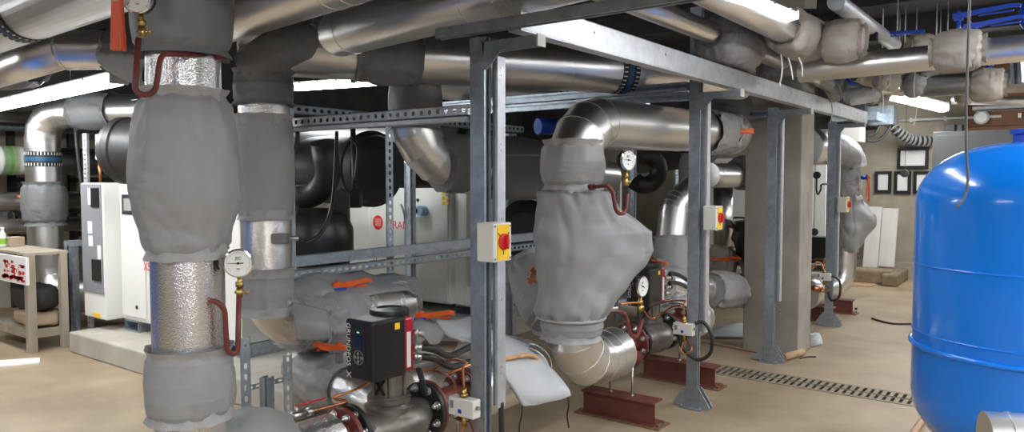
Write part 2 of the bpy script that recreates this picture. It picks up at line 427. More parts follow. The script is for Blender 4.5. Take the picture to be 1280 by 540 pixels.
# ------------------------------------------------------------------ struts and the steel frame
def strut_poly(w=.041, h=.041, s=.011, t=.003, l=.008):
    return [(-w/2, 0), (w/2, 0), (w/2, h), (s, h), (s, h-l), (s+t, h-l), (s+t, h-t), (w/2-t, h-t), (w/2-t, t), (-w/2+t, t), (-w/2+t, h-t), (-s-t, h-t), (-s-t, h-l), (-s, h-l), (-s, h), (-w/2, h)]
def strut(mb, p0, p1, op, w=.041, h=.041):
    """open channel from p0 to p1 whose slot looks along op"""
    p0, p1 = V(p0), V(p1); z = (p1 - p0).normalized(); y = V(op); y = (y - z * y.dot(z)).normalized(); x = y.cross(z)
    mb.prism(strut_poly(w, h), frame(p0, x, y, z), (p1 - p0).length)
def perf_face(mb, p0, p1, across, w, pitch, hl, hw, n=10):
    """sheet strip with a row of round-ended holes"""
    p0, p1 = V(p0), V(p1); z = (p1 - p0); L = z.length; z.normalize(); y = V(across).normalized()
    k = max(1, int(L / pitch)); pt = L / k; th = .0028; nn = z.cross(y)
    for i in range(k):
        c = p0 + z * (i + .5) * pt
        out = []; inn = []
        for a in range(n * 2):
            t = PI * 2 * (a + .5) / (n * 2)
            ca, sa = math.cos(t), math.sin(t)
            inn.append((ca * hw / 2 + (1 if ca > 0 else -1) * (hl - hw) / 2, sa * hw / 2))
            m_ = max(abs(ca) / (pt / 2), abs(sa) / (w / 2)); out.append((ca / m_, sa / m_))
        # add the four true corners by snapping the nearest rays
        for cx in (1, -1):
            for cy in (1, -1):
                q = min(range(n * 2), key=lambda a: (out[a][0] - cx * pt / 2) ** 2 + (out[a][1] - cy * w / 2) ** 2)
                out[q] = (cx * pt / 2, cy * w / 2)
        N = n * 2
        vs = [c + z * u + y * v for u, v in out] + [c + z * u + y * v for u, v in inn] + [c + z * u + y * v - nn * th for u, v in inn]
        mb.add(vs, [(a, (a + 1) % N, N + (a + 1) % N, N + a) for a in range(N)] + [(N + a, N + (a + 1) % N, 2 * N + (a + 1) % N, 2 * N + a) for a in range(N)])
def perf_strut(mb, p0, p1, face, across, w=.041, d=.041, pitch=.05, hl=.026, hw=.018):
    """channel whose web, looking along face, is punched with slots"""
    p0, p1 = V(p0), V(p1); f = V(face).normalized(); a = V(across).normalized(); z = (p1 - p0); L = z.length; z.normalize()
    perf_face(mb, p0, p1, a, w, pitch, hl, hw)
    for s in (-1, 1):
        F = frame(p0 + a * s * (w / 2 - .0015) - f * d / 2 + z * L / 2, a, f, z)
        mb.box((0, 0, 0), (.003, d, L), F)
def gusset(mb, p, d, up, h=.13, l=.10, th=.006):
    p = V(p); d = V(d).normalized(); n = d.cross(V((0, 0, 1)))
    mb.prism([(0, 0), (l, 0), (l, .02), (.012, h), (0, h)], frame(p - n * th / 2, d, V((0, 0, 1)), -d.cross(V((0,0,1))) * -1), th)
PX0 = -2.15
def post(y, z1, label, base=True, strip=(.55, 2.22)):
    t = thing('strut_post', (PX0, y, 0), label, 'steel post', 'steel posts of the frame')
    m = MB(); strut(m, (PX0, y, .006), (PX0, y, z1), (-1, 0, 0), .05); strut(m, (PX0, y, .006), (PX0, y, z1), (1, 0, 0), .05)
    m.build('channel', M['galv'], t)
    if strip:
        m = MB(); strut(m, (PX0 + .05, y + .053, strip[0]), (PX0 + .05, y + .053, strip[1]), (-.0, 1, 0), .046, .03)
        cch = m.build('cover_channel', M['galvb'], t)
        m = MB(); m.box2((PX0 + .062, y + .028, strip[0]), (PX0 + .076, y + .085, strip[1])); m.build('cover_plate', M['galvb'], cch)
        m = MB()
        for k in range(int((strip[1] - strip[0]) / .17)):
            for q in (0, .03): m.cyl((PX0 + .075, y + .056, strip[1] - .05 - k * .34 - q), (PX0 + .079, y + .056, strip[1] - .05 - k * .34 - q), .005, n=8)
        m.build('bolts', M['steel'], cch)
    if base:
        m = MB(); m.box((PX0 + .0, y, .005), (.17, .13, .008))
        for dx in (-1, 1):
            for dy in (-1, 1):
                m.cyl((PX0 + dx * .07, y + dy * .045, .009), (PX0 + dx * .07, y + dy * .045, .022), .011, n=6)
        for s in (-1, 1):
            o = V((PX0 + s * .044, y + .025, .009))
            m.prism([(0, 0), (.095, 0), (.095, .02), (.012, .145), (0, .145)], frame(o, V((s, 0, 0)), V((0, 0, 1)), V((0, -s, 0))), .006)
            o = V((PX0 + s * .044, y - .025, .009))
            m.prism([(0, 0), (.095, 0), (.095, .02), (.012, .145), (0, .145)], frame(o, V((s, 0, 0)), V((0, 0, 1)), V((0, -s, 0))), .006)
        m.build('base_plate', M['galv'], t)
    # cantilever arm that carries the girder
    m = MB(); strut(m, (PX0 + .03, y, 2.26), (PX0 + .33, y, 2.26), (0, 0, -1), .05, .045)
    m.prism([(0, 0), (.09, .0), (.09, -.012), (.02, -.08), (0, -.08)], frame(V((PX0 + .042, y - .028, 2.215)), V((1, 0, 0)), V((0, 0, 1)), V((0, -1, 0))), .004)
    a = m.build('arm', M['galv'], t)
    MB().box((PX0 + .332, y, 2.238), (.008, .058, .052)).build('end_cap', M['white2'], a)
    return t
YA, YB, YC, YD = 2.62, 5.03, 6.73, 8.78
post(YA, 2.285, 'galvanised steel post in the foreground with yellow isolator box facing the aisle', strip=(.60, 2.2))
post(YB, 2.86, 'galvanised steel post with flanged foot standing between second pump and the drain')
post(YC, 2.285, 'galvanised steel post with flanged foot directly before the concrete column')
post(YD, 2.285, 'galvanised steel post behind the concrete column beside the farthest red beams')
# the long girder on the arms and the beam that crosses it
m = MB(); m.box2((-1.905, YA - .03, 2.29), (-1.9, 9.3, 2.42))
m.box2((-1.97, YA - .03, 2.285), (-1.9, 9.3, 2.292)); m.box2((-1.97, YA - .03, 2.415), (-1.9, 9.3, 2.42))
for k in range(8): m.cyl((-1.9, 3.2 + k * .8, 2.37), (-1.895, 3.2 + k * .8, 2.37), .007, n=8)
tag(m.build('channel_girder', M['galvb']), 'long galvanised channel girder resting on the post arms', 'girder')
m = MB(); strut(m, (-2.32, 2.53, 2.33), (-.2, 2.53, 2.33), (0, 0, -1), .05, .045)
tag(m.build('cross_channel', M['galv']), 'galvanised channel crossing over the foreground post under the big overhead pipes', 'steel bar')
# portal bar (perforated) from the front post to the rear one
m = MB(); perf_strut(m, (-3.58, YA - .03, 1.965), (-2.2, YA - .03, 1.965), (0, -1, 0), (0, 0, 1), .05, .05, .052, .026, .024)
m.box2((-3.58, YA - .05, 1.915), (-2.2, YA + .02, 1.932))
tag(m.build('perforated_bar', M['galvb']), 'upper perforated steel bar spanning from rear post to foreground post', 'steel bar', 'perforated bars')
# rear post and its rails
t = thing('strut_post', (-3.57, YA, 1.14), 'rear galvanised post half hidden by the second foil riser', 'steel post', 'steel posts of the frame')
m = MB(); strut(m, (-3.57, YA, 1.14), (-3.57, YA, ZC), (0, -1, 0), .06, .05); m.box2((-3.545, YA - .045, 1.14), (-3.505, YA - .0, 2.05)); m.build('channel', M['galv'], t)
m = MB(); m.box2((-3.61, YA - .02, 1.175 - .03), (-3.602, 6.2, 1.175 + .03)); m.box2((-3.602, YA - .02, 1.175 - .03), (-3.56, 6.2, 1.175 - .024)); m.box2((-3.602, YA - .02, 1.175 + .024), (-3.56, 6.2, 1.175 + .03))
m.box2((-3.562, YA - .02, 1.145), (-3.556, 6.2, 1.205))
tag(m.build('steel_rail', M['galv']), 'plain horizontal steel rail crossing before the white chiller door', 'steel bar')
m = MB(); perf_strut(m, (-3.62, YA, 1.09), (-3.62, 6.2, 1.09), (1, 0, 0), (0, 0, 1), .05, .04, .055, .034, .018)
tag(m.build('perforated_bar', M['galv']), 'lower perforated bar just beneath the plain steel rail', 'steel bar', 'perforated bars')
m = MB(); perf_strut(m, (-3.64, YA, 2.06), (-3.64, 5.0, 2.06), (1, 0, 0), (0, 0, 1), .05, .04, .055, .03, .022)
tag(m.build('perforated_bar', M['galv']), 'dark perforated bar behind the upper one, below the middle ceiling lamp', 'steel bar', 'perforated bars')
def rear_post(px, py, X, z0, z1, label, perf=False, w=.06, d=.05):
    p = OX(px, py, X); m = MB()
    if perf: perf_strut(m, (p.x, p.y, z0), (p.x, p.y, z1), (1, -.6, 0), (.6, 1, 0), .045, .03, .05, .028, .014)
    else: strut(m, (p.x, p.y, z0), (p.x, p.y, z1), (-.3, 1, 0), w, d); m.box((p.x, p.y - .003, (z0 + z1) / 2), (w * .7, .004, z1 - z0))
    return tag(m.build('perforated_upright' if perf else 'steel_upright', M['galv']), label, 'steel upright', 'rear uprights')
rear_post(488, 300, -3.75, .0, 2.02, 'perforated upright left of the red round logo', True)
rear_post(511, 300, -4.1, 0, 2.1, 'plain upright passing over the red lettering', w=.075)
rear_post(633, 340, -4.5, 0, 2.1, 'plain dark upright right of the foreground post')
rear_post(643, 340, -4.45, 0, 2.1, 'perforated upright at the dark plain upright right of the foreground post', True)
rear_post(790, 220, -4.3, 0, 2.1, 'plain upright behind the gauge beside the big grey jacket', w=.09)
rear_post(773, 220, -4.2, 0, 2.1, 'perforated upright behind the pressure gauge of the big grey jacket', True)
rear_post(846, 220, -5.0, 0, 2.1, 'perforated upright beyond the black tyre-like elbow', True)
rear_post(360, 480, -3.3, 0, .72, 'perforated short upright under the second riser elbow', True)
rear_post(307, 460, -3.1, 0, .9, 'perforated short upright right beside the foreground riser', True)
rear_post(329, 470, -3.0, 0, .72, 'dark short leg under the elbow of the second riser', w=.045)
m = MB(); perf_strut(m, OZ(308, 486, .45), OZ(372, 470, .45), (0, -1, 0), (0, 0, 1), .03, .03, .05, .03, .014)
tag(m.build('perforated_bar', M['galv']), 'short low perforated bar between the legs under the second riser', 'steel bar', 'perforated bars')
# portal bars at the second post, under the banded main
m = MB(); strut(m, (-4.6, YB, 2.24), (-2.2, YB, 2.24), (0, -1, 0), .06, .05); strut(m, (-4.6, YB, 2.31), (-2.2, YB, 2.31), (0, -1, 0), .06, .05)
tag(m.build('portal_bar', M['galv']), 'double channel bar under the banded overhead main at the second post', 'steel bar')
m = MB(); strut(m, (-2.75, YC, 2.235), (-2.2, YC, 2.235), (0, -1, 0), .06, .05)
tag(m.build('portal_bar', M['galv']), 'short channel bar from the column post towards the dark jacket', 'steel bar')

# ------------------------------------------------------------------ isolators, pressure switches
def isolator(y, z, label, s=1.0):
    x = PX0 + .078
    t = thing('isolator_switch', (x, y, z), label, 'isolator switch', 'yellow isolators on the posts')
    MB().box2((x, y - .06 * s, z), (x + .095 * s, y + .068 * s, z + .17 * s)).build('housing', M['white2'], t, bevel=.006)
    fx = x + .095 * s
    pl = MB().box2((fx - .001, y - .035 * s, z + .008), (fx + .003, y + .048 * s, z + .162 * s)).build('yellow_plate', M['yellow'], t)
    m = MB(); m.lathe((fx + .003, y + .006 * s, z + .088 * s), (1, 0, 0), [(.036 * s, 0), (.036 * s, .008), (.03 * s, .012), (.0001, .012)], 28)
    dial = m.build('red_dial', M['red'], t)
    MB().box((fx + .022, y + .006 * s, z + .088 * s), (.02, .014 * s, .062 * s)).build('grip', M['red'], dial, bevel=.004)
    m = MB()
    for q in range(3):
        a = PI / 2 + (q - 1) * .75 if q < 2 else -PI / 2
        a = (PI * .75, PI * .25, -PI / 2)[q]
        c = V((fx + .004, y + .006 * s + math.cos(a) * .047 * s, z + .088 * s + math.sin(a) * .047 * s))
        m.box((0, 0, 0), (.002, .004, .018), frame(c, V((1, 0, 0)), V((0, -math.sin(a), math.cos(a))), V((0, math.cos(a), math.sin(a)))))
    m.build('mark', M['ink'], pl)
    m = MB()
    for dy in (-.05, .058):
        for dz in (.014, .156): m.cyl((fx, y + dy * s, z + dz * s), (fx + .003, y + dy * s, z + dz * s), .005, n=10)
    m.build('screws', M['greyplastic'], t)
    return t
def cond(name, label, pts, r=.011, k=8, material='cable', cat='cable', group=None, parent=None):
    m = MB(); m.sweep(spline(pts, k), r, 10)
    o = m.build(name, M[material], parent)
    return tag(o, label, cat, group) if parent is None else o
isolator(2.555, OX(617, 325, -2.05).z, 'white and yellow isolator switch on the foreground post')
isolator(YB + .02, OX(880, 288, -2.05).z, 'white and yellow isolator switch on the post beyond the second pump')
isolator(YD + .02, OX(1052, 265, -2.05).z, 'small-looking yellow isolator switch on the farthest post')
def press_switch(y, z, label, ring=True):
    x = PX0
    yy = y - .045
    t = thing('pressure_switch', (x, yy, z), label, 'pressure switch', 'white pressure switches on the posts')
    MB().box2((x - .115, yy - .055, z), (x + .035, yy, z + .085)).build('housing', M['white2'], t, bevel=.006)
    MB().box2((x - .1, yy - .058, z + .035), (x - .082, yy - .054, z + .07)).build('scale_window', M['greyplastic'], t)
    MB().box2((x - .052, yy - .059, z + .018), (x - .034, yy - .054, z + .036)).build('blue_badge', M['bluev'], t)
    MB().cyl((x + .035, yy - .03, z + .05), (x + .05, yy - .03, z + .05), .009).build('gland', M['greyplastic'], t)
    m = MB(); m.cyl((x - .04, yy - .03, z + .085), (x - .04, yy - .03, z + .13), .014); m.cyl((x - .04, yy - .03, z + .09), (x - .04, yy - .03, z + .104), .022, n=6)
    m.build('brass_fitting', M['brass'], t)
    MB().cyl((x - .04, yy - .03, z - .045), (x - .04, yy - .03, z), .012).build('brass_tail', M['brass'], t)
    m = MB(); m.sweep(spline([(x - .04, yy - .03, z + .13), (x - .045, yy - .03, z + .22), (x - .05, yy + .0, z + .24), (x - .25, yy + .1, z + .20), (x - .40, yy + .15, z + .12)], 6), .006, 8)
    m.sweep(spline([(x - .04, yy - .03, z - .04), (x - .05, yy - .05, z - .11), (x - .02, yy - .05, z - .13), (x + .02, yy - .03, z - .09), (x - .1, yy + .06, z - .02)], 6), .006, 8)
    m.build('copper_tube', M['copper'], t)
    return t
s1 = OX(578, 526, -2.15); press_switch(YA, s1.z, 'white pressure switch low on the foreground post')
s2 = OX(855, 422, -2.15); press_switch(YB, s2.z, 'white pressure switch on the post after the second pump')
s3 = OX(1034, 351, -2.15); press_switch(YD, s3.z, 'white pressure switch on the farthest post')
cond('cable_loop', 'black cable looping out beside the post after the second pump', [(PX0 + .04, YB - .07, s2.z + .09), (PX0 + .10, YB - .05, s2.z + .10), (PX0 + .155, YB - .04, s2.z), (PX0 + .14, YB - .04, s2.z - .12), (PX0 + .05, YB - .05, s2.z - .17), (PX0 - .05, YB - .07, s2.z - .10), (PX0 - .07, YB - .08, s2.z + .0)], .013)
cond('cable_loop', 'black cable hanging below the switch on the farthest post', [(PX0 + .04, YD - .07, s3.z + .06), (PX0 + .12, YD - .05, s3.z), (PX0 + .12, YD - .05, s3.z - .17), (PX0 + .04, YD - .05, s3.z - .22), (PX0, YD - .06, s3.z - .12)], .013)
cond('cable', 'black cable running down behind the foreground post', [(PX0 + .07, YA + .06, .62), (PX0 + .075, YA + .06, .45), (PX0 + .11, YA + .05, .2), (PX0 + .1, YA + .02, .02)], .013)

# ------------------------------------------------------------------ lamps
def lamp(name_label, p0, p1, w=.12, h=.09, rods=True, side=V((0, 0, 1))):
    p0, p1 = V(p0), V(p1); c = (p0 + p1) / 2; a = (p1 - p0); L = a.length; a.normalize(); x = V((0, 0, 1)).cross(a).normalized()
    t = thing('batten_lamp', c, name_label, 'lamp', 'fluorescent batten lamps')
    F = frame(c, a, x, V((0, 0, 1)))
    mb = MB(F); mb.box((0, 0, h * .5), (L, w * .9, h * .35)); mb.build('housing', M['lamphouse'], t, bevel=.008)
    prof = [(-w / 2, h * .34), (-w / 2, 0), (-w * .36, -h * .35), (-w * .15, -h * .5), (w * .15, -h * .5), (w * .36, -h * .35), (w / 2, 0), (w / 2, h * .34)]
    mb = MB(); mb.prism(prof, frame(c - a * L / 2, x, V((0, 0, 1)), a), L)
    mb.build('diffuser', M['lamp'], t)
    mb = MB(F)
    for s in (-1, 1): mb.box((s * (L / 2 + .008), 0, h * .2), (.018, w * 1.03, h * 1.25))
    mb.build('end_cap', M['lamphouse'], t, bevel=.01)
    mb = MB(F)
    for k in range(5):
        for s in (-1, 1): mb.box(((k - 2) * L / 5, s * w * .5, h * .33), (.025, .012, .03))
    mb.build('clips', M['steel'], t)
    if rods:
        mb = MB(F)
        for s in (-1, 1): mb.cyl((s * L * .3, 0, h * .6), (s * L * .3, 0, ZC - c.z), .004, n=6)
        mb.build('hanger', M['steel'], t)
    return t
lamp('lit batten lamp at upper left behind the foreground riser', OZ(-60, 146, 2.3), OZ(148, 99, 2.3), .12, .08)
lamp('lit batten lamp in the middle below the dark overhead jackets', OZ(370, 109, 2.6), OZ(487, 101, 2.6), .16, .07)
lamp('lit batten lamp hanging over the framed sheets on the back wall', OZ(1106, 117, 2.74), OZ(1178, 135, 2.74), .17, .12)
# ------------------------------------------------------------------ gauges, valves
def gauge(p, facing, r, label, siphon=None, cock=True, word=True, group='pressure gauges', case='black', stem=.09, ang=2.9):
    """p: centre of the dial"""
    p = V(p); f = V(facing).normalized()
    t = thing('pressure_gauge', p, label, 'pressure gauge', group)
    z = V((0, 0, 1)); z = (z - f * z.dot(f)).normalized(); x = z.cross(f)
    F = frame(p, x, z, f)
    MB(F).lathe((0, 0, -.035 * r / .05), (0, 0, 1), [(r * .9, 0), (r * .98, .008), (r * .98, .032 * r / .05)], 36).build('case', M[case], t)
    MB(F).lathe((0, 0, -.004), (0, 0, 1), [(r * .93, 0), (r * 1.03, 0), (r * 1.03, .010), (r * .93, .012), (r * .93, 0)], 40, False).build('bezel', M['chrome'], t)
    d = MB(F).lathe((0, 0, 0), (0, 0, 1), [(r * .95, 0), (r * .95, .003), (.0001, .003)], 36).build('dial', M['paper'], t)
    mk = MB(F)
    for k in range(31):
        a = -PI * .25 + PI * 1.5 * k / 30; L = .16 if k % 5 == 0 else .08
        u = V((math.cos(a), math.sin(a), 0))
        mk.box((0, 0, 0), (r * L, r * .018, .0006), frame(u * r * .78 + V((0, 0, .0035)), u, V((-u.y, u.x, 0)), V((0, 0, 1))))
    mk.build('scale_marks', M['ink'], d)
    u = V((math.cos(ang), math.sin(ang), 0)); nd = MB(F)
    nd.prism([(-r * .35, -r * .035), (r * .7, -r * .012), (r * .7, r * .012), (-r * .35, r * .035)], frame(V((0, 0, .005)), u, V((-u.y, u.x, 0)), V((0, 0, 1))), .001)
    nd.cyl((0, 0, .004), (0, 0, .008), r * .09, n=14)
    nd.build('needle', M['ink'], d)
    if word:
        text('lettering', 'JEC', F @ Matrix.Translation((0, r * .26, .0035)), r * .3, M['ink'], d, 'CENTER')
        text('lettering', 'bar', F @ Matrix.Translation((0, -r * .45, .0035)), r * .18, M['ink'], d, 'CENTER')
    if cock:
        m = MB(F); s = r / .06
        m.cyl((0, -r, -.015), (0, -r - stem * s * .6, -.015), .010 * s); m.cyl((0, -r - .022 * s, -.015), (0, -r - .045 * s, -.015), .017 * s, n=6)
        m.cyl((0, -r - .05 * s, -.015), (0, -r - stem * s, -.015), .014 * s); m.cyl((-.02 * s, -r - .068 * s, -.015), (.028 * s, -r - .068 * s, -.015), .006 * s); m.ball((.03 * s, -r - .068 * s, -.015), .010 * s, 6)
        m.build('gauge_cock', M['brass'], t)
    if siphon:
        m = MB(); path, _ = fillet(siphon, .05 * r / .06, 6); m.sweep(path, .0115 * r / .06, 12)
        q = V(path[0]); dd = (path[1] - path[0]).normalized()
        m.cyl(q - dd * .01, q + dd * .035, .019 * r / .06)
        m.build('siphon_tube', M['oxide'], t)
    return t
def lever_valve(p, up, d, L, label, material='orange', neck='bluev', h=.07, w=.026, group='lever valve handles', cat='valve handle', fork=True):
    """stem standing on p along up, handle of length L along d"""
    p = V(p); up = V(up).normalized(); d = V(d); d = (d - up * d.dot(up)).normalized(); s = up.cross(d)
    t = thing('valve_lever', p, label, cat, group)
    m = MB(); m.cyl(p - up * .03, p + up * h * .75, w * .75, n=14); m.box((0, 0, 0), (w * 2.6, w * 2.6, .012), frame(p + up * h * .7, d, s, up))
    m.build('valve_neck', M[neck], t)
    m = MB(); F = frame(p + up * h, d, s, up)
    # pressed lever: hub, raised grip and trigger below
    m.prism(
            [(-.035, -.018), (.04, -.022), (.10, -.010), (L * .85, .006), (L, .0), (L, .022), (L * .85, .030), (.10, .020), (.05, .016), (-.035, .014)], Matrix(F) @ frame(V((0, w * .55, 0)), V((1, 0, 0)), V((0, 0, 1)), V((0, -1, 0))), w * 1.1)
    if fork:
        m.prism([(.11, -.024), (L * .88, -.020), (L * .90, -.010), (.12, -.012)], Matrix(F) @ frame(V((0, w * .4, 0)), V((1, 0, 0)), V((0, 0, 1)), V((0, -1, 0))), w * .8)
    m.cyl(F @ V((0, 0, -.02)), F @ V((0, 0, .026)), w * .6, n=10)
    m.build('handle', M[material], t, bevel=.003)
    return t

# ------------------------------------------------------------------ pump line: foreground riser (first line)
XP = -2.6; ZP = .48
Y1 = OX(234, 300, XP).y
z1 = lambda py: OX(234, py, XP).z
R1_ = .128
rz = pipe('riser_pipe', 'foil-clad riser pipe in the left foreground with handwritten R', [(XP, Y1, 3.0), (XP, Y1, ZP), (XP, 2.12, ZP)], R1_, 'foil', .24, 6, n=48)
text('handwriting', 'R', frame(V((XP + .953 * .130 + .302 * .014, Y1 + .302 * .130 - .953 * .014, z1(336))), V((-.302, .953, 0)), V((0, 0, 1)), V((.953, .302, 0))), .055, M['ink'], rz)
sleeve('riser_jacket', 'grey jacket around the foot of the foreground foil riser', (XP, Y1, z1(515)), (XP, Y1, z1(440)), R1_ + .012, .163, 'jac', 3, wr=.022, gat=.035, prof=[1, .99, .99, .97])
sleeve('riser_jacket', 'large sagging grey jacket at mid height of the foreground riser', (XP, Y1, z1(313)), (XP, Y1, z1(122)), R1_ + .006, .193, 'jac', 11, wr=.04, gat=.05, prof=[.83, .95, 1.0, 1.0, .99, .96, .90])
sleeve('riser_jacket', 'shade-toned grey jacket at the top of the foreground riser below the ceiling', (XP, Y1, z1(64)), (XP, Y1, z1(-90)), R1_ + .02, .178, 'jacd', 19, wr=.02, gat=.04)
bent_cover('elbow_jacket', 'pale grey jacket over the elbow at the foot of the foreground riser', [(XP, Y1 + .06, .38), (XP, Y1 + .16, .46), (XP + .0, 1.72, ZP + .02), (XP, 1.85, ZP)], [.15, .21, .24, .19], 'jac', 5, wr=.03)
# its gauges
g1 = OX(298, 329, -2.42)
gauge(g1, (.74, -.67, .0), .051, 'round white pressure gauge on the mid foil of the foreground riser', [OX(254, 374, XP + .09), OX(272, 377, -2.44), OX(281, 387, -2.44), OX(284, 441, -2.44), OX(297, 443, -2.44), g1 + V((0, 0, -.12))], ang=PI + .02)
g2 = OX(172, -3, -2.44)
gauge(g2, (.6, -.78, -.1), .05, 'pressure gauge at the top left corner above the foreground riser', [OX(276, 70, XP + .1), OX(205, 67, -2.44), OX(200, 75, -2.43), OX(194, 118, -2.42), OX(168, 119, -2.43), g2 + V((0, 0, -.13))], ang=.4)
m = MB(); F = frame(OX(150, 64, -2.45), V((.8, .6, 0)), V((0, 0, 1)), V((.6, -.8, 0)))
t = thing('valve_lever', F.translation, 'red hanging valve lever beside the top left gauge', 'valve handle', 'lever valve handles')
k_ = .00285
mm = MB(F); mm.prism([(-8 * k_, 0), (8 * k_, 0), (6 * k_, 58 * k_), (3 * k_, 66 * k_), (-3 * k_, 66 * k_), (-5 * k_, 55 * k_)], Matrix.Identity(4), .02); mm.box((5 * k_, 10 * k_, .01), (3 * k_, 20 * k_, .035)); mm.build('handle', mat('dull_red', (.58, .075, .02), .5), t, bevel=.003)
MB(F).cyl((0, 60 * k_, -.06), (0, 60 * k_, .03), .018).build('valve_neck', M['steel'], t)

# ------------------------------------------------------------------ second riser
XQ = -3.45; Y2 = OX(333, 300, XQ).y; ZQ = .84
q1 = lambda py: OX(333, py, XQ).z
R2_ = .132
pipe('riser_pipe', 'second foil-clad riser pipe with elbow at its foot behind the foreground riser', [(XQ, Y2, 2.75), (XQ, Y2, ZQ), (XQ, 3.1, ZQ)], R2_, 'foil', .25, 6, n=48)
sleeve('riser_jacket', 'long plain grey jacket on the second riser', (XQ, Y2, q1(269)), (XQ, Y2, q1(149)), R2_ + .006, .153, 'jac', 23, wr=.025, gat=.04)
sleeve('riser_jacket', 'grey jacket on the second riser above its foot elbow', (XQ, Y2, q1(388)), (XQ, Y2, q1(338)), R2_ + .008, .146, 'jac', 29, wr=.025, gat=.04)
sleeve('riser_jacket', 'short dark jacket near the top of the second riser', (XQ, Y2, q1(127)), (XQ, Y2, q1(94)), R2_ + .012, .158, 'jacd', 31, wr=.02, gat=.035)
sleeve('valve_jacket', 'grey wrapped jacket beside the elbow of the second riser', (XQ, Y2 + .17, ZQ - .005), (XQ, Y2 + .36, ZQ), R2_ + .004, .158, 'jac', 37, wr=.05)
# sensor on the second riser
t = thing('sensor_box', OX(350, 298, XQ + .12), 'small grey sensor box strapped on the second riser', 'sensor')
c = OX(349, 298, XQ + .13); MB().box(c, (.09, .06, .055), Matrix.Translation(c) @ Matrix.Rotation(.6, 4, 'Z') @ Matrix.Translation(-c)).build('housing', M['greyplastic'], t, bevel=.008)
MB().cyl(c + V((.03, .03, 0)), c + V((.07, .07, 0)), .013).build('gland', M['steel'], t)
cond('cable', 'black cable curving from the sensor box up past the black elbow', [c + V((.06, .06, 0)), OX(380, 303, XQ + .15), OX(400, 293, XQ + .15), OX(414, 262, XQ + .12), OX(419, 215, XQ), OX(421, 165, XQ - .1)], .011)
cond('cable', 'short black cable hanging at the top of the rear post', [OX(372, 165, XQ), OX(371, 180, XQ), OX(364, 190, XQ)], .012)
# valve on that line and the blanket over it
yv = 2.86
sleeve('valve_jacket', 'large grey jacket rising behind the upper orange lever', (XQ - .16, 2.62, ZQ + .02), (XQ - .16, 3.0, ZQ + .02), .16, .235, 'jac', 43, wr=.06, gat=.08)
sleeve('valve_jacket', 'bulky grey jacket on the valve under the upper orange lever', (XQ, yv - .15, ZQ - .02), (XQ, yv + .17, ZQ - .01), R2_ + .01, .178, 'jac', 41, wr=.05, gat=.08)
pv = OX(422, 365, XQ); lever_valve(pv - V((0, 0, .02)), (0, 0, 1), (.25, 1, .12), .22, 'upper orange valve lever lying across the grey valve jacket', h=.06, w=.03)
pipe('pipe_section', 'bright smooth pipe length right of the upper orange lever', [(XQ, 2.98, ZQ), (XQ, 3.46, ZQ), (XQ - .7, 3.6, ZQ)], .145, 'alu', .2, 4, seams=((0, .25), (0, .6)))
# ------------------------------------------------------------------ pumps and their flanged fittings
def flange(name, o, a, R, ri, th, material, parent, bolts=8, bm='steel', label=None):
    """bolted ring flange; its bolts are a sub-part"""
    o = V(o); a = V(a).normalized()
    F = MB().lathe(o, a, [(ri, 0), (R * .97, 0), (R, .003), (R, th - .003), (R * .97, th), (ri * 1.18, th), (ri * 1.1, th + .012), (ri, th + .014)], 40)
    f = F.build(name, M[material], parent)
    if label: f['label'] = label
    fr = axis_frame(o, a)
    for k in range(bolts):
        m = MB(); t = 2 * PI * (k + .5) / bolts; c = V((math.cos(t) * R * .8, math.sin(t) * R * .8, 0))
        m.cyl(fr @ (c + V((0, 0, -.022))), fr @ (c + V((0, 0, th + .022))), R * .095, n=6)
        m.cyl(fr @ (c + V((0, 0, -.004))), fr @ (c + V((0, 0, th + .004))), R * .14, n=14)
        m.cyl(fr @ (c + V((0, 0, -.034))), fr @ (c + V((0, 0, th + .034))), R * .055, n=8)
        m.build('bolt', M[bm], f)
    return f
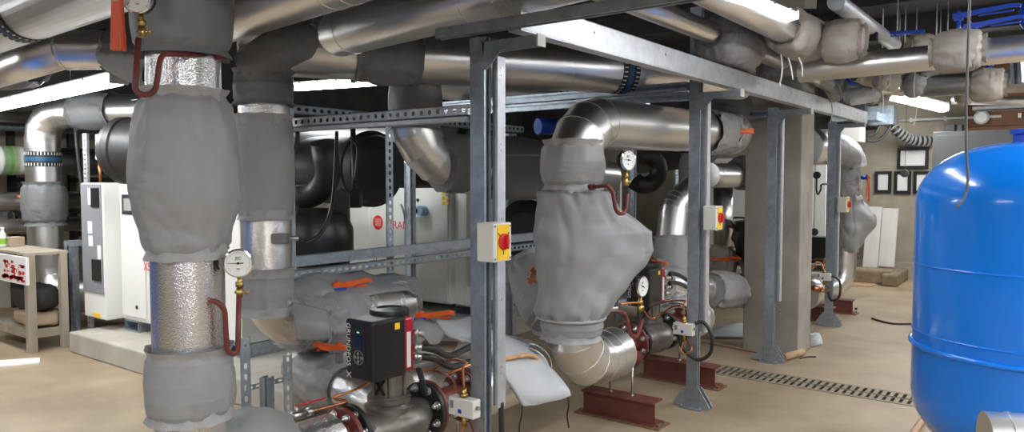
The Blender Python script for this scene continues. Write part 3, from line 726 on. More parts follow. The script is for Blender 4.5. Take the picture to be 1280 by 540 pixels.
def pump(X, Y0, label, vmat='iron'):
    t = thing('circulation_pump', (X, Y0, ZP), label, 'pump', 'inline circulation pumps')
    # volute: a snail body with two necks
    m = MB()
    m.ball((X, Y0, ZP), .13, 14, (1.0, 1.15, .82))
    path = [(X, Y0 - .21, ZP), (X + .01, Y0 - .14, ZP - .01), (X + .05, Y0 - .04, ZP - .015), (X + .07, Y0 + .05, ZP - .01), (X + .03, Y0 + .14, ZP), (X, Y0 + .22, ZP)]
    m.sweep(spline(path, 8), [.068 + .032 * math.sin(PI * i / 40) for i in range(41)], 24)
    m.lathe((X, Y0, ZP + .06), (0, 0, 1), [(.12, 0), (.118, .03), (.10, .045), (.105, .05), (.105, .07), (.09, .075)], 32)
    m.build('volute', M[vmat], t)
    m = MB(); m.lathe((X, Y0, ZP + .12), (0, 0, 1), [(.098, 0), (.098, .02), (.078, .024), (.078, .12), (.088, .125), (.088, .145)], 32)
    for k in range(6):
        a = PI * k / 3 + .3; m.box((X + math.cos(a) * .08, Y0 + math.sin(a) * .08, ZP + .19), (.014, .014, .115))
    nk = m.build('neck', M['iron'], t)
    F = frame(V((X, Y0, ZP + .19)) + V((.25, -.968, 0)) * .0815, V((.968, .25, 0)), V((0, 0, 1)), V((.25, -.968, 0)))
    m = MB(F)
    for s in (-1, 1): m.box((0, 0, 0), (.014, .09, .004), Matrix.Rotation(s * .6, 4, 'Z'))
    m.build('cross_mark', M['black'], nk)
    m = MB(); m.lathe((X - .03, Y0 + .035, ZP + .26), (0, 0, 1), [(.092, 0), (.096, .01), (.096, .27), (.092, .285), (.06, .29), (.06, .282), (.0001, .282)], 36)
    mo = m.build('motor', M['black'], t)
    # control head
    hx0, hx1, hy0, hy1, hz0, hz1 = X - .085, X + .10, Y0 - .195, Y0 - .01, ZP + .245, ZP + .525
    b_ = MB().box2((hx0, hy0, hz0), (hx1, hy1 + .03, hz1)).build('control_box', M['black'], t, bevel=.014, seg=3)
    MB().box2((hx0 + .006, hy1 + .022, hz0 + .012), (hx1 - .004, hy1 + .085, hz1 - .01)).build('red_side', M['crimson'], t, bevel=.012)['label'] = 'crimson end of the control box'
    text('lettering', 'GRUNDFOS', frame(V((hx0 + .012, hy0 - .0015, hz1 - .018)), V((0, 0, -1)), V((1, 0, 0)), V((0, -1, 0))), .038, M['white2'], b_)
    text('lettering', 'X', frame(V((hx0 + .010, hy0 - .0015, hz0 + .036)), V((0, 0, -1)), V((1, 0, 0)), V((0, -1, 0))), .044, M['white2'], b_)
    m = MB(); m.box2((hx0 + .05, hy0 - .002, hz0 + .07), (hx0 + .135, hy0 + .002, hz1 - .045))
    pnl = m.build('display_panel', M['blackiron'], b_)
    MB().box2((hx0 + .068, hy0 - .004, hz0 + .145), (hx0 + .118, hy0 + .001, hz0 + .215)).build('screen', M['screen'], b_)
    m = MB()
    for dx, dz in ((0, 0), (-.022, 0), (.022, 0), (0, .018), (0, -.018)): m.cyl((hx0 + .093 + dx, hy0 - .006, hz0 + .108 + dz), (hx0 + .093 + dx, hy0, hz0 + .108 + dz), .0075, n=14)
    m.torus((hx0 + .093, hy0 - .002, hz0 + .108), (0, 1, 0), .032, .002, 24, 6)
    m.build('buttons', M['greyplastic'], b_)
    MB().box2((hx0 + .085, hy0 - .004, hz0 + .222), (hx0 + .10, hy0, hz0 + .227)).build('indicator_light', mat('green_light', (.1, .6, .2), .4, emit=(.2, 1, .4, .6)), b_)
    MB().box2((hx1 - .001, hy1 - .045, hz1 - .055), (hx1 + .002, hy1 - .015, hz1 - .025)).build('warning_sticker', M['yellow'], b_)
    m = MB()
    m.box2((hx1 - .004, hy1 + .035, hz0 + .03), (hx1 - .001, hy1 + .06, hz1 - .08)); m.build('white_label', M['paper'], t)
    m = MB()
    for z in (.075, .12, .19): m.cyl((hx1 - .02, hy1 + .09, hz0 + z), (hx1 + .035, hy1 + .105, hz0 + z), .013, n=12); m.cyl((hx1 - .004, hy1 + .088, hz0 + z), (hx1 + .012, hy1 + .098, hz0 + z), .019, n=6)
    m.build('cable_gland', M['steel'], t)
    for s, fm in ((-1, 'oxide'), (1, 'blackiron')):
        flange('flange', (X, Y0 + s * .225, ZP), (0, s, 0), .145, .075, .026, 'blackiron', t, 8)
    return (hx1, hy1, hz0, hz1)
for (X, Y0, lab, big) in ((XP, 2.47, 'foreground pump with black control head and display beside the yellow isolator post', True), (-2.5, 5.02, 'second pump with black control head behind the pressure gauge, beyond the big jacket', False)):
    hx1, hy1, hz0, hz1 = pump(X, Y0, lab)
    w = 'foreground' if big else 'second'
    # fittings each side
    t = thing('strainer', (X, Y0 - .45, ZP), 'red painted flanged strainer before the %s pump' % w, 'strainer', 'red strainers')
    m = MB(); m.sweep([(X, Y0 - .55, ZP), (X, Y0 - .42, ZP), (X, Y0 - .3, ZP)], [.07, .10, .075], 28); m.sweep([(X, Y0 - .45, ZP), (X + .12, Y0 - .38, ZP - .10)], .055, 20)
    m.build('body', M['oxide'], t)
    flange('flange', (X, Y0 - .275, ZP), (0, -1, 0), .142, .072, .024, 'oxide', t, 8)
    flange('flange', (X, Y0 - .565, ZP), (0, 1, 0), .125, .07, .024, 'oxide', t, 8)
    q = thing('flexible_connector', (X, Y0 - .6, ZP), 'grey flanged connector at the far end of the strainer of the %s pump' % w, 'connector', 'flexible connectors')
    flange('flange', (X, Y0 - .592, ZP), (0, -1, 0), .125, .07, .022, 'steel', q, 8)
    MB().lathe((X, Y0 - .64, ZP), (0, -1, 0), [(.065, -.02), (.075, 0), (.085, .04), (.07, .07), (.06, .09)], 28).build('bellows', M['iron'], q)
    q = thing('flanged_spool', (X, Y0 + .3, ZP), 'red flanged pipe spool after the %s pump' % w, 'pipe spool', 'flanged spools')
    MB().cyl((X, Y0 + .25, ZP), (X, Y0 + .56, ZP), .075, n=28).build('spool_pipe', M['oxide'], q)
    flange('flange', (X, Y0 + .254, ZP), (0, 1, 0), .145, .074, .022, 'oxide', q, 8)
    flange('flange', (X, Y0 + .55, ZP), (0, -1, 0), .14, .074, .024, 'oxide', q, 8)
    # sleeved hoses from the glands
    if big:
        for k, (z, e) in enumerate(((.075, OX(597, 447, -2.55)), (.12, OX(592, 431, -2.55)))):
            a = V((hx1 + .03, hy1 + .105, hz0 + z)); cond('hose', ('lower' if k == 0 else 'upper') + ' thick black conduit leaving the foreground pump head', [a, a + V((.03, .06, -.02)), (a + e) / 2 + V((0, 0, -.05)), e - V((0, .06, .01)), e], .017, cat='conduit')
        a = V((hx1 + .01, hy1 + .09, hz0 + .02)); n = 90; pts = []
        for i in range(n + 1):
            q_ = i / n; pts.append(a + V((.01 + .012 * math.cos(i * 1.25), .012 * math.sin(i * 1.25) + .05 * q_, -.14 * q_)))
        cond('coiled_cord', 'thin coiled black cord beneath the foreground pump head', pts, .0035, 2)
    else:
        for k, (z, e) in enumerate(((.19, OX(858, 350, -2.6)), (.12, OX(858, 359, -2.6)))):
            a = V((hx1 + .03, hy1 + .105, hz0 + z)); cond('hose', ('upper' if k == 0 else 'lower') + ' black conduit arching from the second pump head', [a, a + V((-.05, .1, .02)), (a + e) / 2 + V((0, 0, .03)), e], .016, cat='conduit')
# outlet pipes
pipe('outlet_pipe', 'smooth outlet pipe of the foreground pump under the pale draped blanket', [(XP, 3.04, ZP), (XP, 3.78, ZP), (XP - .9, 3.9, ZP)], .15, 'alu', .3, 4, seams=((0, .2), (0, .6)))
pipe('outlet_pipe', 'bright outlet pipe elbow beyond the second pump near the cable loop', [(-2.5, 5.6, ZP), (-2.5, 6.05, ZP), (-3.3, 6.2, ZP)], .15, 'alu', .24, 4, seams=((0, .3),))
sleeve('valve_jacket', 'pale grey jacket on the outlet of the second pump behind the post', (-2.52, 5.55, ZP + .02), (-2.55, 5.95, ZP + .03), .15, .175, 'jacp', 51, wr=.05, gat=.07)
# ball valve, copper tube in front of the foreground pump
def small_valve(p, d, label, L=.13):
    p = V(p); d = V(d).normalized()
    t = thing('ball_valve', p, label, 'ball valve')
    m = MB(); m.cyl(p - d * .06, p + d * .06, .013); m.cyl(p - d * .03, p + d * .03, .022, n=6); m.cyl(p - d * .075, p - d * .045, .02, n=6); m.cyl(p + d * .045, p + d * .075, .02, n=6); m.cyl(p, p + V((0, 0, .04)), .009)
    m.build('body', M['steel'], t)
    m = MB(); h = (RT * .9 + V((0, 0, .25))).normalized(); s_ = h.cross(V((0, 0, 1))).normalized(); m.box((0, 0, 0), (L, .016, .006), frame(p + V((0, 0, .042)) + h * L * .45, h, s_, h.cross(s_)))
    m.build('handle', M['red'], t, bevel=.002)
    return t
vb = P(371, 519, 3.3)
small_valve(vb, P(395, 512, 3.35) - vb, 'little steel ball valve with red lever before the foreground pump', .14)
cond('copper_tube', 'thin copper tube from the little red-lever valve up to the foreground pump', [P(388, 514, 3.33), P(428, 504, 3.4), P(433, 501, 3.4), P(417, 497, 3.42), P(440, 489, 3.45), P(458, 480, 3.5), P(466, 474, 3.5)], .0065, material='copper', cat='copper pipe')
cond('copper_tube', 'copper tube passing behind the black conduits to the foreground post', [P(512, 461, 3.8), P(540, 463, 3.8), P(560, 470, 3.75), P(568, 478, 3.6), P(570, 496, 3.45)], .006, material='copper', cat='copper pipe')
cond('copper_tube', 'short copper branch rising behind the foreground post', [P(560, 467, 3.75), P(573, 462, 3.75), P(588, 456, 3.8)], .007, material='copper', cat='copper pipe')
cond('copper_tube', 'copper tube between the second pump and its gauge', [P(775, 380, 4.75), P(800, 379, 4.9), P(806, 390, 5.2), P(816, 398, 5.4), P(840, 384, 5.3), P(852, 382, 5.15)], .007, material='copper', cat='copper pipe')

# ------------------------------------------------------------------ big jacketed riser (second line)
XB = -2.45; YB3 = OX(715, 300, XB).y
b1 = lambda py: OX(715, py, XB).z
RB = .165
ZT = OX(745, 156, XB).z
TP = OX(878, 164.2, XB); TU = (TP - V((XB, YB3, ZT))).normalized()
big = pipe('riser_pipe', 'smooth clad riser with elbows at top and foot inside the big grey jackets', [TP + TU * .22, V((XB, YB3, ZT)) + TU * .02, (XB, YB3, ZP), (XB, 4.42, ZP)], RB, 'alu', .285, 4, seams=((0, .32), (2, .55), (2, .75), (2, .98)))
sleeve('riser_jacket', 'short light grey jacket capping the big riser below its top elbow', (XB, YB3, b1(231)), (XB, YB3, b1(181)), RB + .002, .203, 'jac', 61, wr=.022, gat=.035, prof=[.98, 1, 1, .97])
# the big pointed jacket: sections across the strainer body
def pointed_jacket(name, label, base, e, prof, seed, R0, material='jac', depth=None):
    """prof: list of (z, back radius, reach along e, half depth)"""
    e = V(e).normalized(); s = V((0, 0, 1)).cross(e); n = 72; m_ = 70; rings = []
    K = len(prof) - 1
    def lerp(i):
        t = i / m_ * K; k = min(int(t), K - 1); q = t - k
        return [prof[k][a] * (1 - q) + prof[k + 1][a] * q for a in range(4)]
    so = V((seed, seed * 2.1, seed * .7)); zt, zb = prof[0][0], prof[-1][0]
    for i in range(m_ + 1):
        z, rb, re, hd = lerp(i); ring = []
        ge = max(math.exp(-((zt - z) / .07) ** 2), math.exp(-((z - zb) / .07) ** 2))
        for j in range(n):
            th = 2 * PI * j / n; c, s_ = math.cos(th), math.sin(th)
            if c > 0: x = re * c; y = hd * (abs(s_) ** 1.0) * (1 if s_ > 0 else -1) * (1 - .28 * max(0, c) * min(1, max(0, re / rb - 1)))
            else: x = rb * c; y = hd * s_
            p = V((base[0], base[1], z)) + e * x + s * y
            al = V((c * 1.3 + x * 2, s_ * 1.3 + y * 2, z * 3.0)) + so
            fold = max(0, 1 - 3.2 * abs(noise.noise(al * .95)))
            dz = V((x, y, z)); diag = noise.noise(V((x * 3 + z * 5, y * 3, z * 4 - x * 3)) + so)
            w = -fold * fold * .018 + diag * .030 + noise.noise(dz * 9 + so) * .007 + ge * (.014 * math.sin(10 * th + 2 * noise.noise(al)) + .01 * noise.noise(al * 4))
            d = (e * c + s * s_)
            ring.append(p + d * w)
        rings.append(ring)
    mb = MB(); mb.ringtube(rings, True, True)
    # rolled hem at both ends
    o = mb.build(name, M[material]); tag(o, label, 'insulation jacket', 'insulation jackets')
    return o
sc = 4.577 / 930
def zsec(py, l, r, hd=None):
    """section measured on the photograph at a row: left and right edge"""
    z = b1(py)
    e_px = 1 / .84                      # the bulge runs slightly away from the picture plane
    return (z, (715 - l) * sc, (r - 715) * sc * e_px, hd or .2)
E3 = V((.55, .83, 0))
pj = pointed_jacket('strainer_jacket', 'huge pointed light grey jacket bulging towards the second pump', (XB, YB3), E3,
    [zsec(239, 676, 752, .175), zsec(243, 674, 755, .195), zsec(262, 671, 768, .21), zsec(284, 669, 800, .22), zsec(292, 668, 812, .22), zsec(316, 667, 814, .22), zsec(322, 667, 810, .22), zsec(346, 667, 790, .22), zsec(370, 667, 770, .21), zsec(388, 667, 760, .205), zsec(398, 674, 752, .185)], 3.3, RB)
sleeve('riser_jacket', 'short grey jacket over the foot of the big riser under the pointed jacket', (XB, YB3, b1(417)), (XB, YB3, b1(392)), RB + .008, .196, 'jac', 71, wr=.02, gat=.03)
m = MB(); m.torus((XB, YB3, b1(396)), (0, 0, 1), .205, .010, 40, 8)
tag(m.build('tie_cord', M['frill']), 'cord tied round the lower rim of the huge pointed jacket', 'cord')
g3 = OX(785, 200, -2.08)
gauge(g3, (.97, -.26, 0), .060, 'upper pressure gauge on the dark red siphon of the big jacketed riser', [OX(738, 234, XB + .17), OX(760, 232, -2.12), OX(766, 240, -2.10), OX(770, 267, -2.08), OX(782, 267, -2.08), g3 + V((0, 0, -.2))], ang=PI * .97)
g4 = OX(803, 358, -2.25)
gauge(g4, (1, -.06, 0), .068, 'lower pressure gauge in front of the second pump head', [OX(762, 386, XB + .12), OX(782, 392, -2.28), OX(788, 420, -2.26), OX(797, 422, -2.25), g4 + V((0, 0, -.22))], ang=2.75)
m = MB(); c = OX(757, 386, XB + .1); m.cyl(c + V((-.03, -.04, 0)), c + V((.06, .05, 0)), .02, n=6); m.ball(c + V((.02, .0, .02)), .022, 6)
tag(m.build('pipe_union', M['steel']), 'steel union where the lower siphon enters the big jacket', 'pipe fitting')
m = MB(); c = OX(742, 423, XB); m.sweep(spline([c + V((.05, -.17, .06)), c + V((.0, -.2, .0)), c + V((.06, -.17, -.06)), c + V((.0, -.19, -.09))], 5), .005, 6)
cordm = m
# steel support beams
def ibeam(x0, x1, y, label, W=.15, Hh=.17):
    t = thing('support_beam', ((x0 + x1) / 2, y, 0), label, 'steel beam', 'red oxide support beams')
    m = MB(); th = .010
    m.box2((x0, y - W / 2, Hh - th), (x1, y + W / 2, Hh)); m.box2((x0, y - W / 2, .012), (x1, y + W / 2, .012 + th)); m.box2((x0, y - .045, .012 + th), (x1, y - .037, Hh - th))
    m.build('beam', M['beam'], t)
    m = MB(); m.box2((x0 - .05, y - W / 2 - .015, 0), (x1 + .05, y + W / 2 + .015, .012))
    for s in (-1, 1):
        for e in (x0 - .02, x1 + .022): m.cyl((e, y + s * .045, .012), (e, y + s * .045, .03), .011, n=6)
    m.build('foot_plate', mat('rusty_plate', (.22, .13, .07), .7, .2, .2, 20), t)
    return t
ibeam(-2.72, -2.17, 4.50, 'red oxide steel beam on the floor below the elbow of the big riser')
ibeam(-2.82, -2.2, 5.62, 'red oxide steel beam on the floor behind the post after the second pump')
ibeam(-2.75, -2.15, 9.05, 'dark red steel beam nearer of two by the farthest post')
ibeam(-2.7, -2.10, 9.75, 'dark red steel beam farther of two beyond the farthest post')
def rod(x, y, z0, z1, label):
    m = MB(); m.cyl((x, y, z0), (x, y, z1), .008, n=8); m.cyl((x, y, z0), (x, y, z0 + .012), .016, n=6)
    tag(m.build('support_rod', M['steel']), label, 'threaded rod', 'threaded support rods')
rod(-2.36, 4.5, .17, ZP - .1, 'threaded rod right on the red beam below the big riser elbow')
rod(-2.53, 4.5, .17, ZP - .1, 'threaded rod left on the red beam below the big riser elbow')
rod(-2.36, 5.62, .17, ZP - .1, 'threaded rod right on the red beam behind the second pump')
rod(-2.52, 5.62, .17, ZP - .1, 'threaded rod left on the red beam behind the second pump')
rod(-2.40, 9.05, .17, ZP - .1, 'threaded rod on the nearer red beam at the farthest post')
rod(-2.4, 2.85, 0.0, ZP - .12, 'threaded rod below the foreground post switch')
rod(OZ(655, 538, 0).x - .1, 3.35, 0, ZP - .1, 'steel rod under the corner of the pale draped blanket')
# hanger clamp on the top pipe
m = MB(); c = OX(849, 162, XB) + V((.14, -.1, .02)); m.cyl(c + V((.05, 0, -.02)), c + V((.05, 0, .32)), .006, n=8); m.cyl(c + V((.03, 0, -.03)), c + V((.06, 0, -.03)), .02, n=6)
tag(m.build('hanger_rod', M['steel']), 'threaded hanger rod against the pipe after the top elbow', 'threaded rod')
# ------------------------------------------------------------------ overhead mains
def zpipe(name, label, a, b, z, r, material='alu', ext=(0, 0), seams=(), **k):
    p, q = OZ(a[0], a[1], z), OZ(b[0], b[1], z); u = (q - p).normalized()
    return pipe(name, label, [p - u * ext[0], q + u * ext[1]], r, material, seams=seams, **k), p, q, u
o, p, q, u = zpipe('overhead_pipe', 'big overhead pipe at upper left corner with blue flow band and white sticker', (0, 27), (145, -32), 2.45, .142, 'alu', (.6, 3.6))
flow_band(o, OZ(32, 13, 2.45), u, .142, .12)
n_ = (EYE - OZ(82, 0, 2.45)); n_ = (n_ - u * n_.dot(u)).normalized()
n_ = (n_ + V((0, 0, -.6))).normalized(); n_ = (n_ - u * n_.dot(u)).normalized()
m = MB(); K = 10; rings = []
c = OZ(112, -12, 2.45); w_ = u.cross(n_)
vs = []
for i in range(K + 1):
    a = -.55 + 1.1 * i / K
    for s in (-.11, .11): vs.append(c + u * s + (n_ * math.cos(a) + w_ * math.sin(a)) * .1435)
m.add(vs, [(2 * i, 2 * i + 1, 2 * i + 3, 2 * i + 2) for i in range(K)], True)
st = m.build('sticker', M['paper'], o)
m = MB(); vs = []
for i in range(5):
    a = -.12 + .2 * i / 4
    for s in (-.012, .012): vs.append(c + u * s + (n_ * math.cos(a) + w_ * math.sin(a)) * .1445)
m.add(vs, [(2 * i, 2 * i + 1, 2 * i + 3, 2 * i + 2) for i in range(4)], True); m.build('sticker_mark', M['ink'], st)
o, p, q, u = zpipe('overhead_pipe', 'overhead pipe going up right from behind the foreground riser top', (300, 16), (405, -22), 2.5, .128, 'alu', (.35, 3.0), seams=((0, .30), (0, .33)))
o, p, q, u = zpipe('overhead_pipe', 'large overhead pipe with rounded banded end resting on the crossing channel', (425, 42), (610, -9), 2.5, .132, 'alu', (.0, 3.2), seams=((0, .03), (0, .27), (0, .32), (0, .335)))
m = MB(); m.lathe(p + u * .01, -u, [(.132, 0), (.128, .035), (.112, .07), (.08, .095), (.0001, .105)], 36); m.build('rounded_end', M['alu'], o)
# banded main along the frame
XM, ZM, RM = -3.08, 2.46, .168
MA, MZ = OZ(500, 71, ZM), OZ(780, 89, ZM); MU = (MZ - MA).normalized()
o = pipe('overhead_main', 'long overhead main with blue flow band running behind the girder', [MA - MU * .8, MZ + MU * 1.1], RM, 'alu', seams=((0, .22), (0, .37), (0, .56)))
flow_band(o, MZ - MU * .03, MU, RM, .14)
o = pipe('overhead_main', 'thinner main with dark band below and behind the banded overhead main', [OZ(540, 107, 2.46), OZ(700, 121, 2.46), OZ(700, 121, 2.46) + (OZ(700, 121, 2.46) - OZ(540, 107, 2.46)) * .8], .112, 'alu')
flow_band(o, OZ(701, 121, 2.46), OZ(700, 121, 2.46) - OZ(540, 107, 2.46), .112, .2)
sleeve('pipe_jacket', 'shade-toned grey jacket on the banded main above the middle lamp', OZ(447, 67.6, ZM), OZ(516, 72, ZM), RM + .004, .198, 'jacd', 81, wr=.04)
bent_cover('pipe_jacket', 'shade-toned grey bent jacket joining the second riser top to the overhead pipe', [P(306, 90, 3.85), P(322, 78, 3.85), P(348, 62, 3.9), P(374, 50, 4.0), P(384, 46, 4.05)], [.08, .105, .115, .11, .08], 'jacd', 83)
# clamp on the main
m = MB(); c = OZ(807, 105, ZM) + V((.14, -.14, 0)); m.cyl(c + V((0, 0, -.05)), c + V((0, 0, .3)), .006, n=8); m.cyl(c + V((0, 0, .03)), c + V((.05, 0, .05)), .02, n=6); m.box(c + V((0, 0, -.02)), (.03, .02, .09))
tag(m.build('hanger_rod', M['steel']), 'hanger rod and clamp on the banded overhead main', 'threaded rod')
# upper left: pipe and jackets above the left lamp
pa, pb = OZ(28, 81, 2.35), OZ(80, 64, 2.35)
ul = (pb - pa).normalized()
pipe('overhead_pipe', 'short silver overhead pipe above the left lamp', [pa - ul * 1.6, pb + ul * .1], .095, 'alu')
pipe('overhead_pipe', 'dull grey overhead elbow pipe right of the short silver pipe', [pb + ul * .05, OZ(138, 62, 2.35)], .105, 'alu', seams=((0, .0),))
m = MB(); c = OZ(138, 63, 2.35); uu = (c - pb).normalized(); m.lathe(c - uu * .02, uu, [(.10, 0), (.118, .0), (.118, .04), (.10, .04)], 36)
tag(m.build('coupling', M['rubber']), 'black rubber coupling ring at the end of the dull overhead elbow pipe', 'pipe fitting')
sleeve('pipe_jacket', 'pale grey jacket behind the dark red siphon at the left of the riser', OZ(141, 66, 2.3), OZ(192, 88, 2.2), .08, .105, 'jac', 85)
sleeve('pipe_jacket', 'shade-toned grey jacket with folded rim at the left edge above the lamp', P(-25, 88, 5.2), P(42, 82, 4.9), .11, .15, 'jacd', 87)
# ------------------------------------------------------------------ far left riser
DL = 8.3
def PL(px, py): return P(px, py, DL)
xl = OZ(60, 392, .16)
LX, LY = PL(57, 300).x, PL(57, 300).y
zl = lambda py: OY(57, py, LY).z
rl = .176
uL = V((.9, .42, 0))
p_top = V((LX, LY, zl(140)))
fl = pipe('riser_pipe', 'far left metal riser with blue flow band and elbows at both ends', [p_top + uL * 1.45, p_top, V((LX, LY, zl(368))), V((LX, LY, zl(368))) + V((.75, .35, 0))], rl, 'alu', .30, 4, n=36)
flow_band(fl, V((LX, LY, zl(199))), (0, 0, 1), rl, .165)
sleeve('riser_jacket', 'shade-toned grey valve jacket at the middle of the far left riser', (LX, LY, zl(278)), (LX, LY, zl(231)), rl + .01, .232, 'jacd', 91, wr=.02)
lever_valve((LX - .20, LY - .1, zl(248)), (-.6, -.5, .1), (-1, -.3, -.05), .24, 'orange valve lever sticking left from the far left riser', neck='greyplastic')
sleeve('pipe_jacket', 'shade-toned grey jacket with round tag on the far left overhead bend', p_top + uL * .50, p_top + uL * .92, rl + .006, .205, 'jacd', 93, wr=.03)
m = MB(); m.box2(V((LX + .18, LY + .02, .0)), V((LX + .27, LY + .16, zl(375)))); m.box2(V((LX + .14, LY - .02, 0)), V((LX + .31, LY + .2, .012)))
tag(m.build('pipe_stand', M['rubber']), 'short dark stand under the foot elbow of the far left riser', 'pipe support')
pd = p_top + uL * 1.3
pipe('drop_pipe', 'short silver drop at the end of the far left overhead bend', [pd + V((0, 0, .1)), pd + V((0, 0, -.30))], .15, 'alu', seams=((0, .4),))
cond('cable', 'black cable hanging from the far left overhead bend', [PL(94, 153), PL(97, 190), PL(101, 225), PL(104, 245)], .022)
# wall pipes at far left
def wallpipe(y0, r, X, label, material='alu', x1=128, yy=None):
    p = OX(-40, y0, X); q = OX(x1, yy if yy else y0, X)
    z = OX(40, y0, X).z
    return pipe('wall_pipe', label, [(X, p.y - .8, z), (X, q.y, z)], r, material, n=28), z
o, zz = wallpipe(201, .165, -9.9, 'fat tan-lit wall pipe with colour band at far left')
def colour_ring(parent, px, w, material, nm):
    c = OX(px, 201, -9.9 + .15); b = MB(); b.lathe((-9.9, c.y, zz), (0, 1, 0), [(.163, -w / 2), (.169, -w / 2), (.169, w / 2), (.163, w / 2)], 36, False); b.build(nm, M[material], parent)
for px, w, mt, nm in ((6, .12, 'white2', 'white_band'), (11, .10, 'lblue', 'blue_band'), (16, .16, 'green', 'green_band'), (25, .11, 'white2', 'white_band')): colour_ring(o, px, w, mt, nm)
wallpipe(251, .105, -9.9, 'middle wall pipe behind the far left riser'); wallpipe(282, .085, -9.7, 'wrapped lower wall pipe behind the far left riser', 'alu')
wallpipe(146, .075, -9.5, 'thin wall pipe below the left lamp', 'alu', 36)
wallpipe(160, .05, -10.2, 'thin upper wall pipe behind the far left riser', 'galv', 128)
for k, px in enumerate((24, 100, 150)):
    c = OX(px, 200, -10.6); m = MB(); m.box2((-10.9, c.y - .04, .0), (-10.82, c.y + .04, 2.9))
    for z in (zz - .2, zz - .62, zz - .92): m.box2((-10.85, c.y - .03, z - .06), (-9.6, c.y + .03, z))
    tag(m.build('wall_bracket', M['rubber']), ('left', 'middle', 'right')[k] + ' dark bracket carrying the far left wall pipes', 'bracket', 'wall pipe brackets')
sleeve('valve_jacket', 'small pale jacket at the left edge on the lower wall pipe', P(-8, 273, 9.0), P(13, 271, 9.0), .06, .085, 'jac', 95)
t = OZ(97, 425, 0)
s = thing('stanchion', t, 'dark grey steel stanchion with gusseted foot left of the first chiller', 'steel post')
m = MB(); strut(m, t, t + V((0, 0, 1.0)), (.3, -1, 0), .10, .08); m.box(t + V((0, 0, 1.0)), (.17, .14, .05)); m.build('channel', M['galv'], s)
m = MB(); m.box(t + V((0, 0, .005)), (.24, .16, .01))
for e in (-1, 1): m.prism([(0, 0), (.12, 0), (.12, .02), (.015, .22), (0, .22)], frame(t + V((e * .05, -.03, .01)), V((e, 0, 0)), V((0, 0, 1)), V((0, -e, 0))), .008)
m.build('base_plate', M['galv'], s)
pt = P(107, 225, 8.0); m = MB(); perf_strut(m, (pt.x, pt.y, .02), (pt.x, pt.y, P(107, 167, 8.0).z), (.3, -1, 0), (1, .3, 0), .06, .03, .05, .02, .016)
tag(m.build('perforated_upright', M['galvb']), 'perforated upright rising behind the first chiller at its left end', 'steel upright')
a, b_ = P(124, 168, 7.9), P(124, 200, 7.9); m = MB(); m.sweep(spline([a, (a + b_) / 2 + V((.01, 0, 0)), b_], 4), [.035, .042, .038, .042, .036, .04, .036, .038, .03], 14)
w = thing('lagged_pipe', b_, 'thin white lagged pipe with copper tail over the first chiller', 'pipe'); m.build('lagging', M['paper'], w)
MB().cyl(b_, b_ + V((.02, 0, -.25)), .016).build('copper_tail', M['copper'], w)

# ------------------------------------------------------------------ chillers
def chiller_feet(t, x0, x1, y, mlt=.25):
    m = MB()
    n = max(2, int((x1 - x0) / .9))
    for k in range(n):
        m = MB()
        x = x0 + .25 + (x1 - x0 - .5) * k / (n - 1)
        m.box2((x - .13, y + .05, .195), (x + .13, y + .7, .21)); m.box2((x - .13, y + .05, .29), (x + .13, y + .7, .30))
        m.box2((x - .13, y + .05, .21), (x - .12, y + .7, .29)); m.box2((x + .12, y + .05, .21), (x + .13, y + .7, .29))
        m.build('foot_channel', M['galv'], t)
# plinths
def plinth(x0, x1, y0, y1, label):
    m = MB(); m.box2((x0, y0, 0), (x1, y1, .195)); tag(m.build('concrete_plinth', M['conc'], bevel=.015), label, 'plinth', 'concrete plinths')
plinth(-7.62, -4.2, 3.08, 5.0, 'low concrete plinth under the first chiller')
plinth(-7.6, -4.65, 5.72, 7.3, 'low concrete plinth under the chiller with red lettering')
plinth(-7.0, -4.4, 8.45, 10.2, 'low concrete plinth under the third chiller')
plinth(-6.0, -3.0, 11.95, 13.5, 'low concrete plinth under the last chiller')
C1 = thing('water_chiller', (-6.5, 3.45, .195), 'white chiller cabinet with grey control panel behind the foreground riser', 'chiller', 'white chillers')
MB().box2((-7.335, 3.46, .30), (-5.35, 4.6, 1.60)).build('casing', M['white'], C1, bevel=.012)
cbx = MB().box2((-7.79, 3.30, .30), (-7.335, 3.9, 1.615)).build('control_cabinet', M['white'], C1, bevel=.012)
zc = lambda py: OY(120, py, 3.3).z
pnl = MB().box2((-7.775, 3.288, zc(366)), (-7.36, 3.302, 1.605)).build('grey_panel', M['panelgrey'], cbx, bevel=.004)
m = MB(); m.box2((OY(114, 250, 3.28).x, 3.275, zc(259)), (OY(123, 250, 3.28).x, 3.29, zc(235))); m.box2((OY(115, 330, 3.28).x, 3.275, zc(350)), (OY(125, 330, 3.28).x, 3.29, zc(324))); m.build('vent', M['black'], pnl)
for (x0, x1, y0, y1) in ((109, 112, 235, 256), (109, 114, 277, 292), (110, 115, 295, 308), (121, 125, 306, 323)): MB().box2((OY(x0, y0, 3.28).x, 3.283, zc(y1)), (OY(x1, y0, 3.28).x, 3.289, zc(y0))).build('label_strip', M['paper'], pnl)
m = MB(); m.box2((OY(116, 390, 3.29).x, 3.294, zc(396)), (OY(124, 390, 3.29).x, 3.301, zc(391))); m.build('warning_sticker', M['yellow'], cbx)
z1c = lambda py: OY(160, py, 3.46).z
m = MB(); m.box2((OY(152, 300, 3.45).x, 3.442, .34), (OY(181, 300, 3.45).x, 3.462, z1c(232))); dr = m.build('door', M['white'], C1, bevel=.006)
sc_ = MB().box2((OY(153, 255, 3.44).x, 3.43, z1c(268)), (OY(168, 255, 3.44).x, 3.446, z1c(243))).build('display_frame', M['black'], dr, bevel=.006)
MB().box2((OY(155, 255, 3.43).x, 3.427, z1c(263)), (OY(166, 255, 3.43).x, 3.435, z1c(248))).build('display', M['greyscreen'], dr)
m = MB()
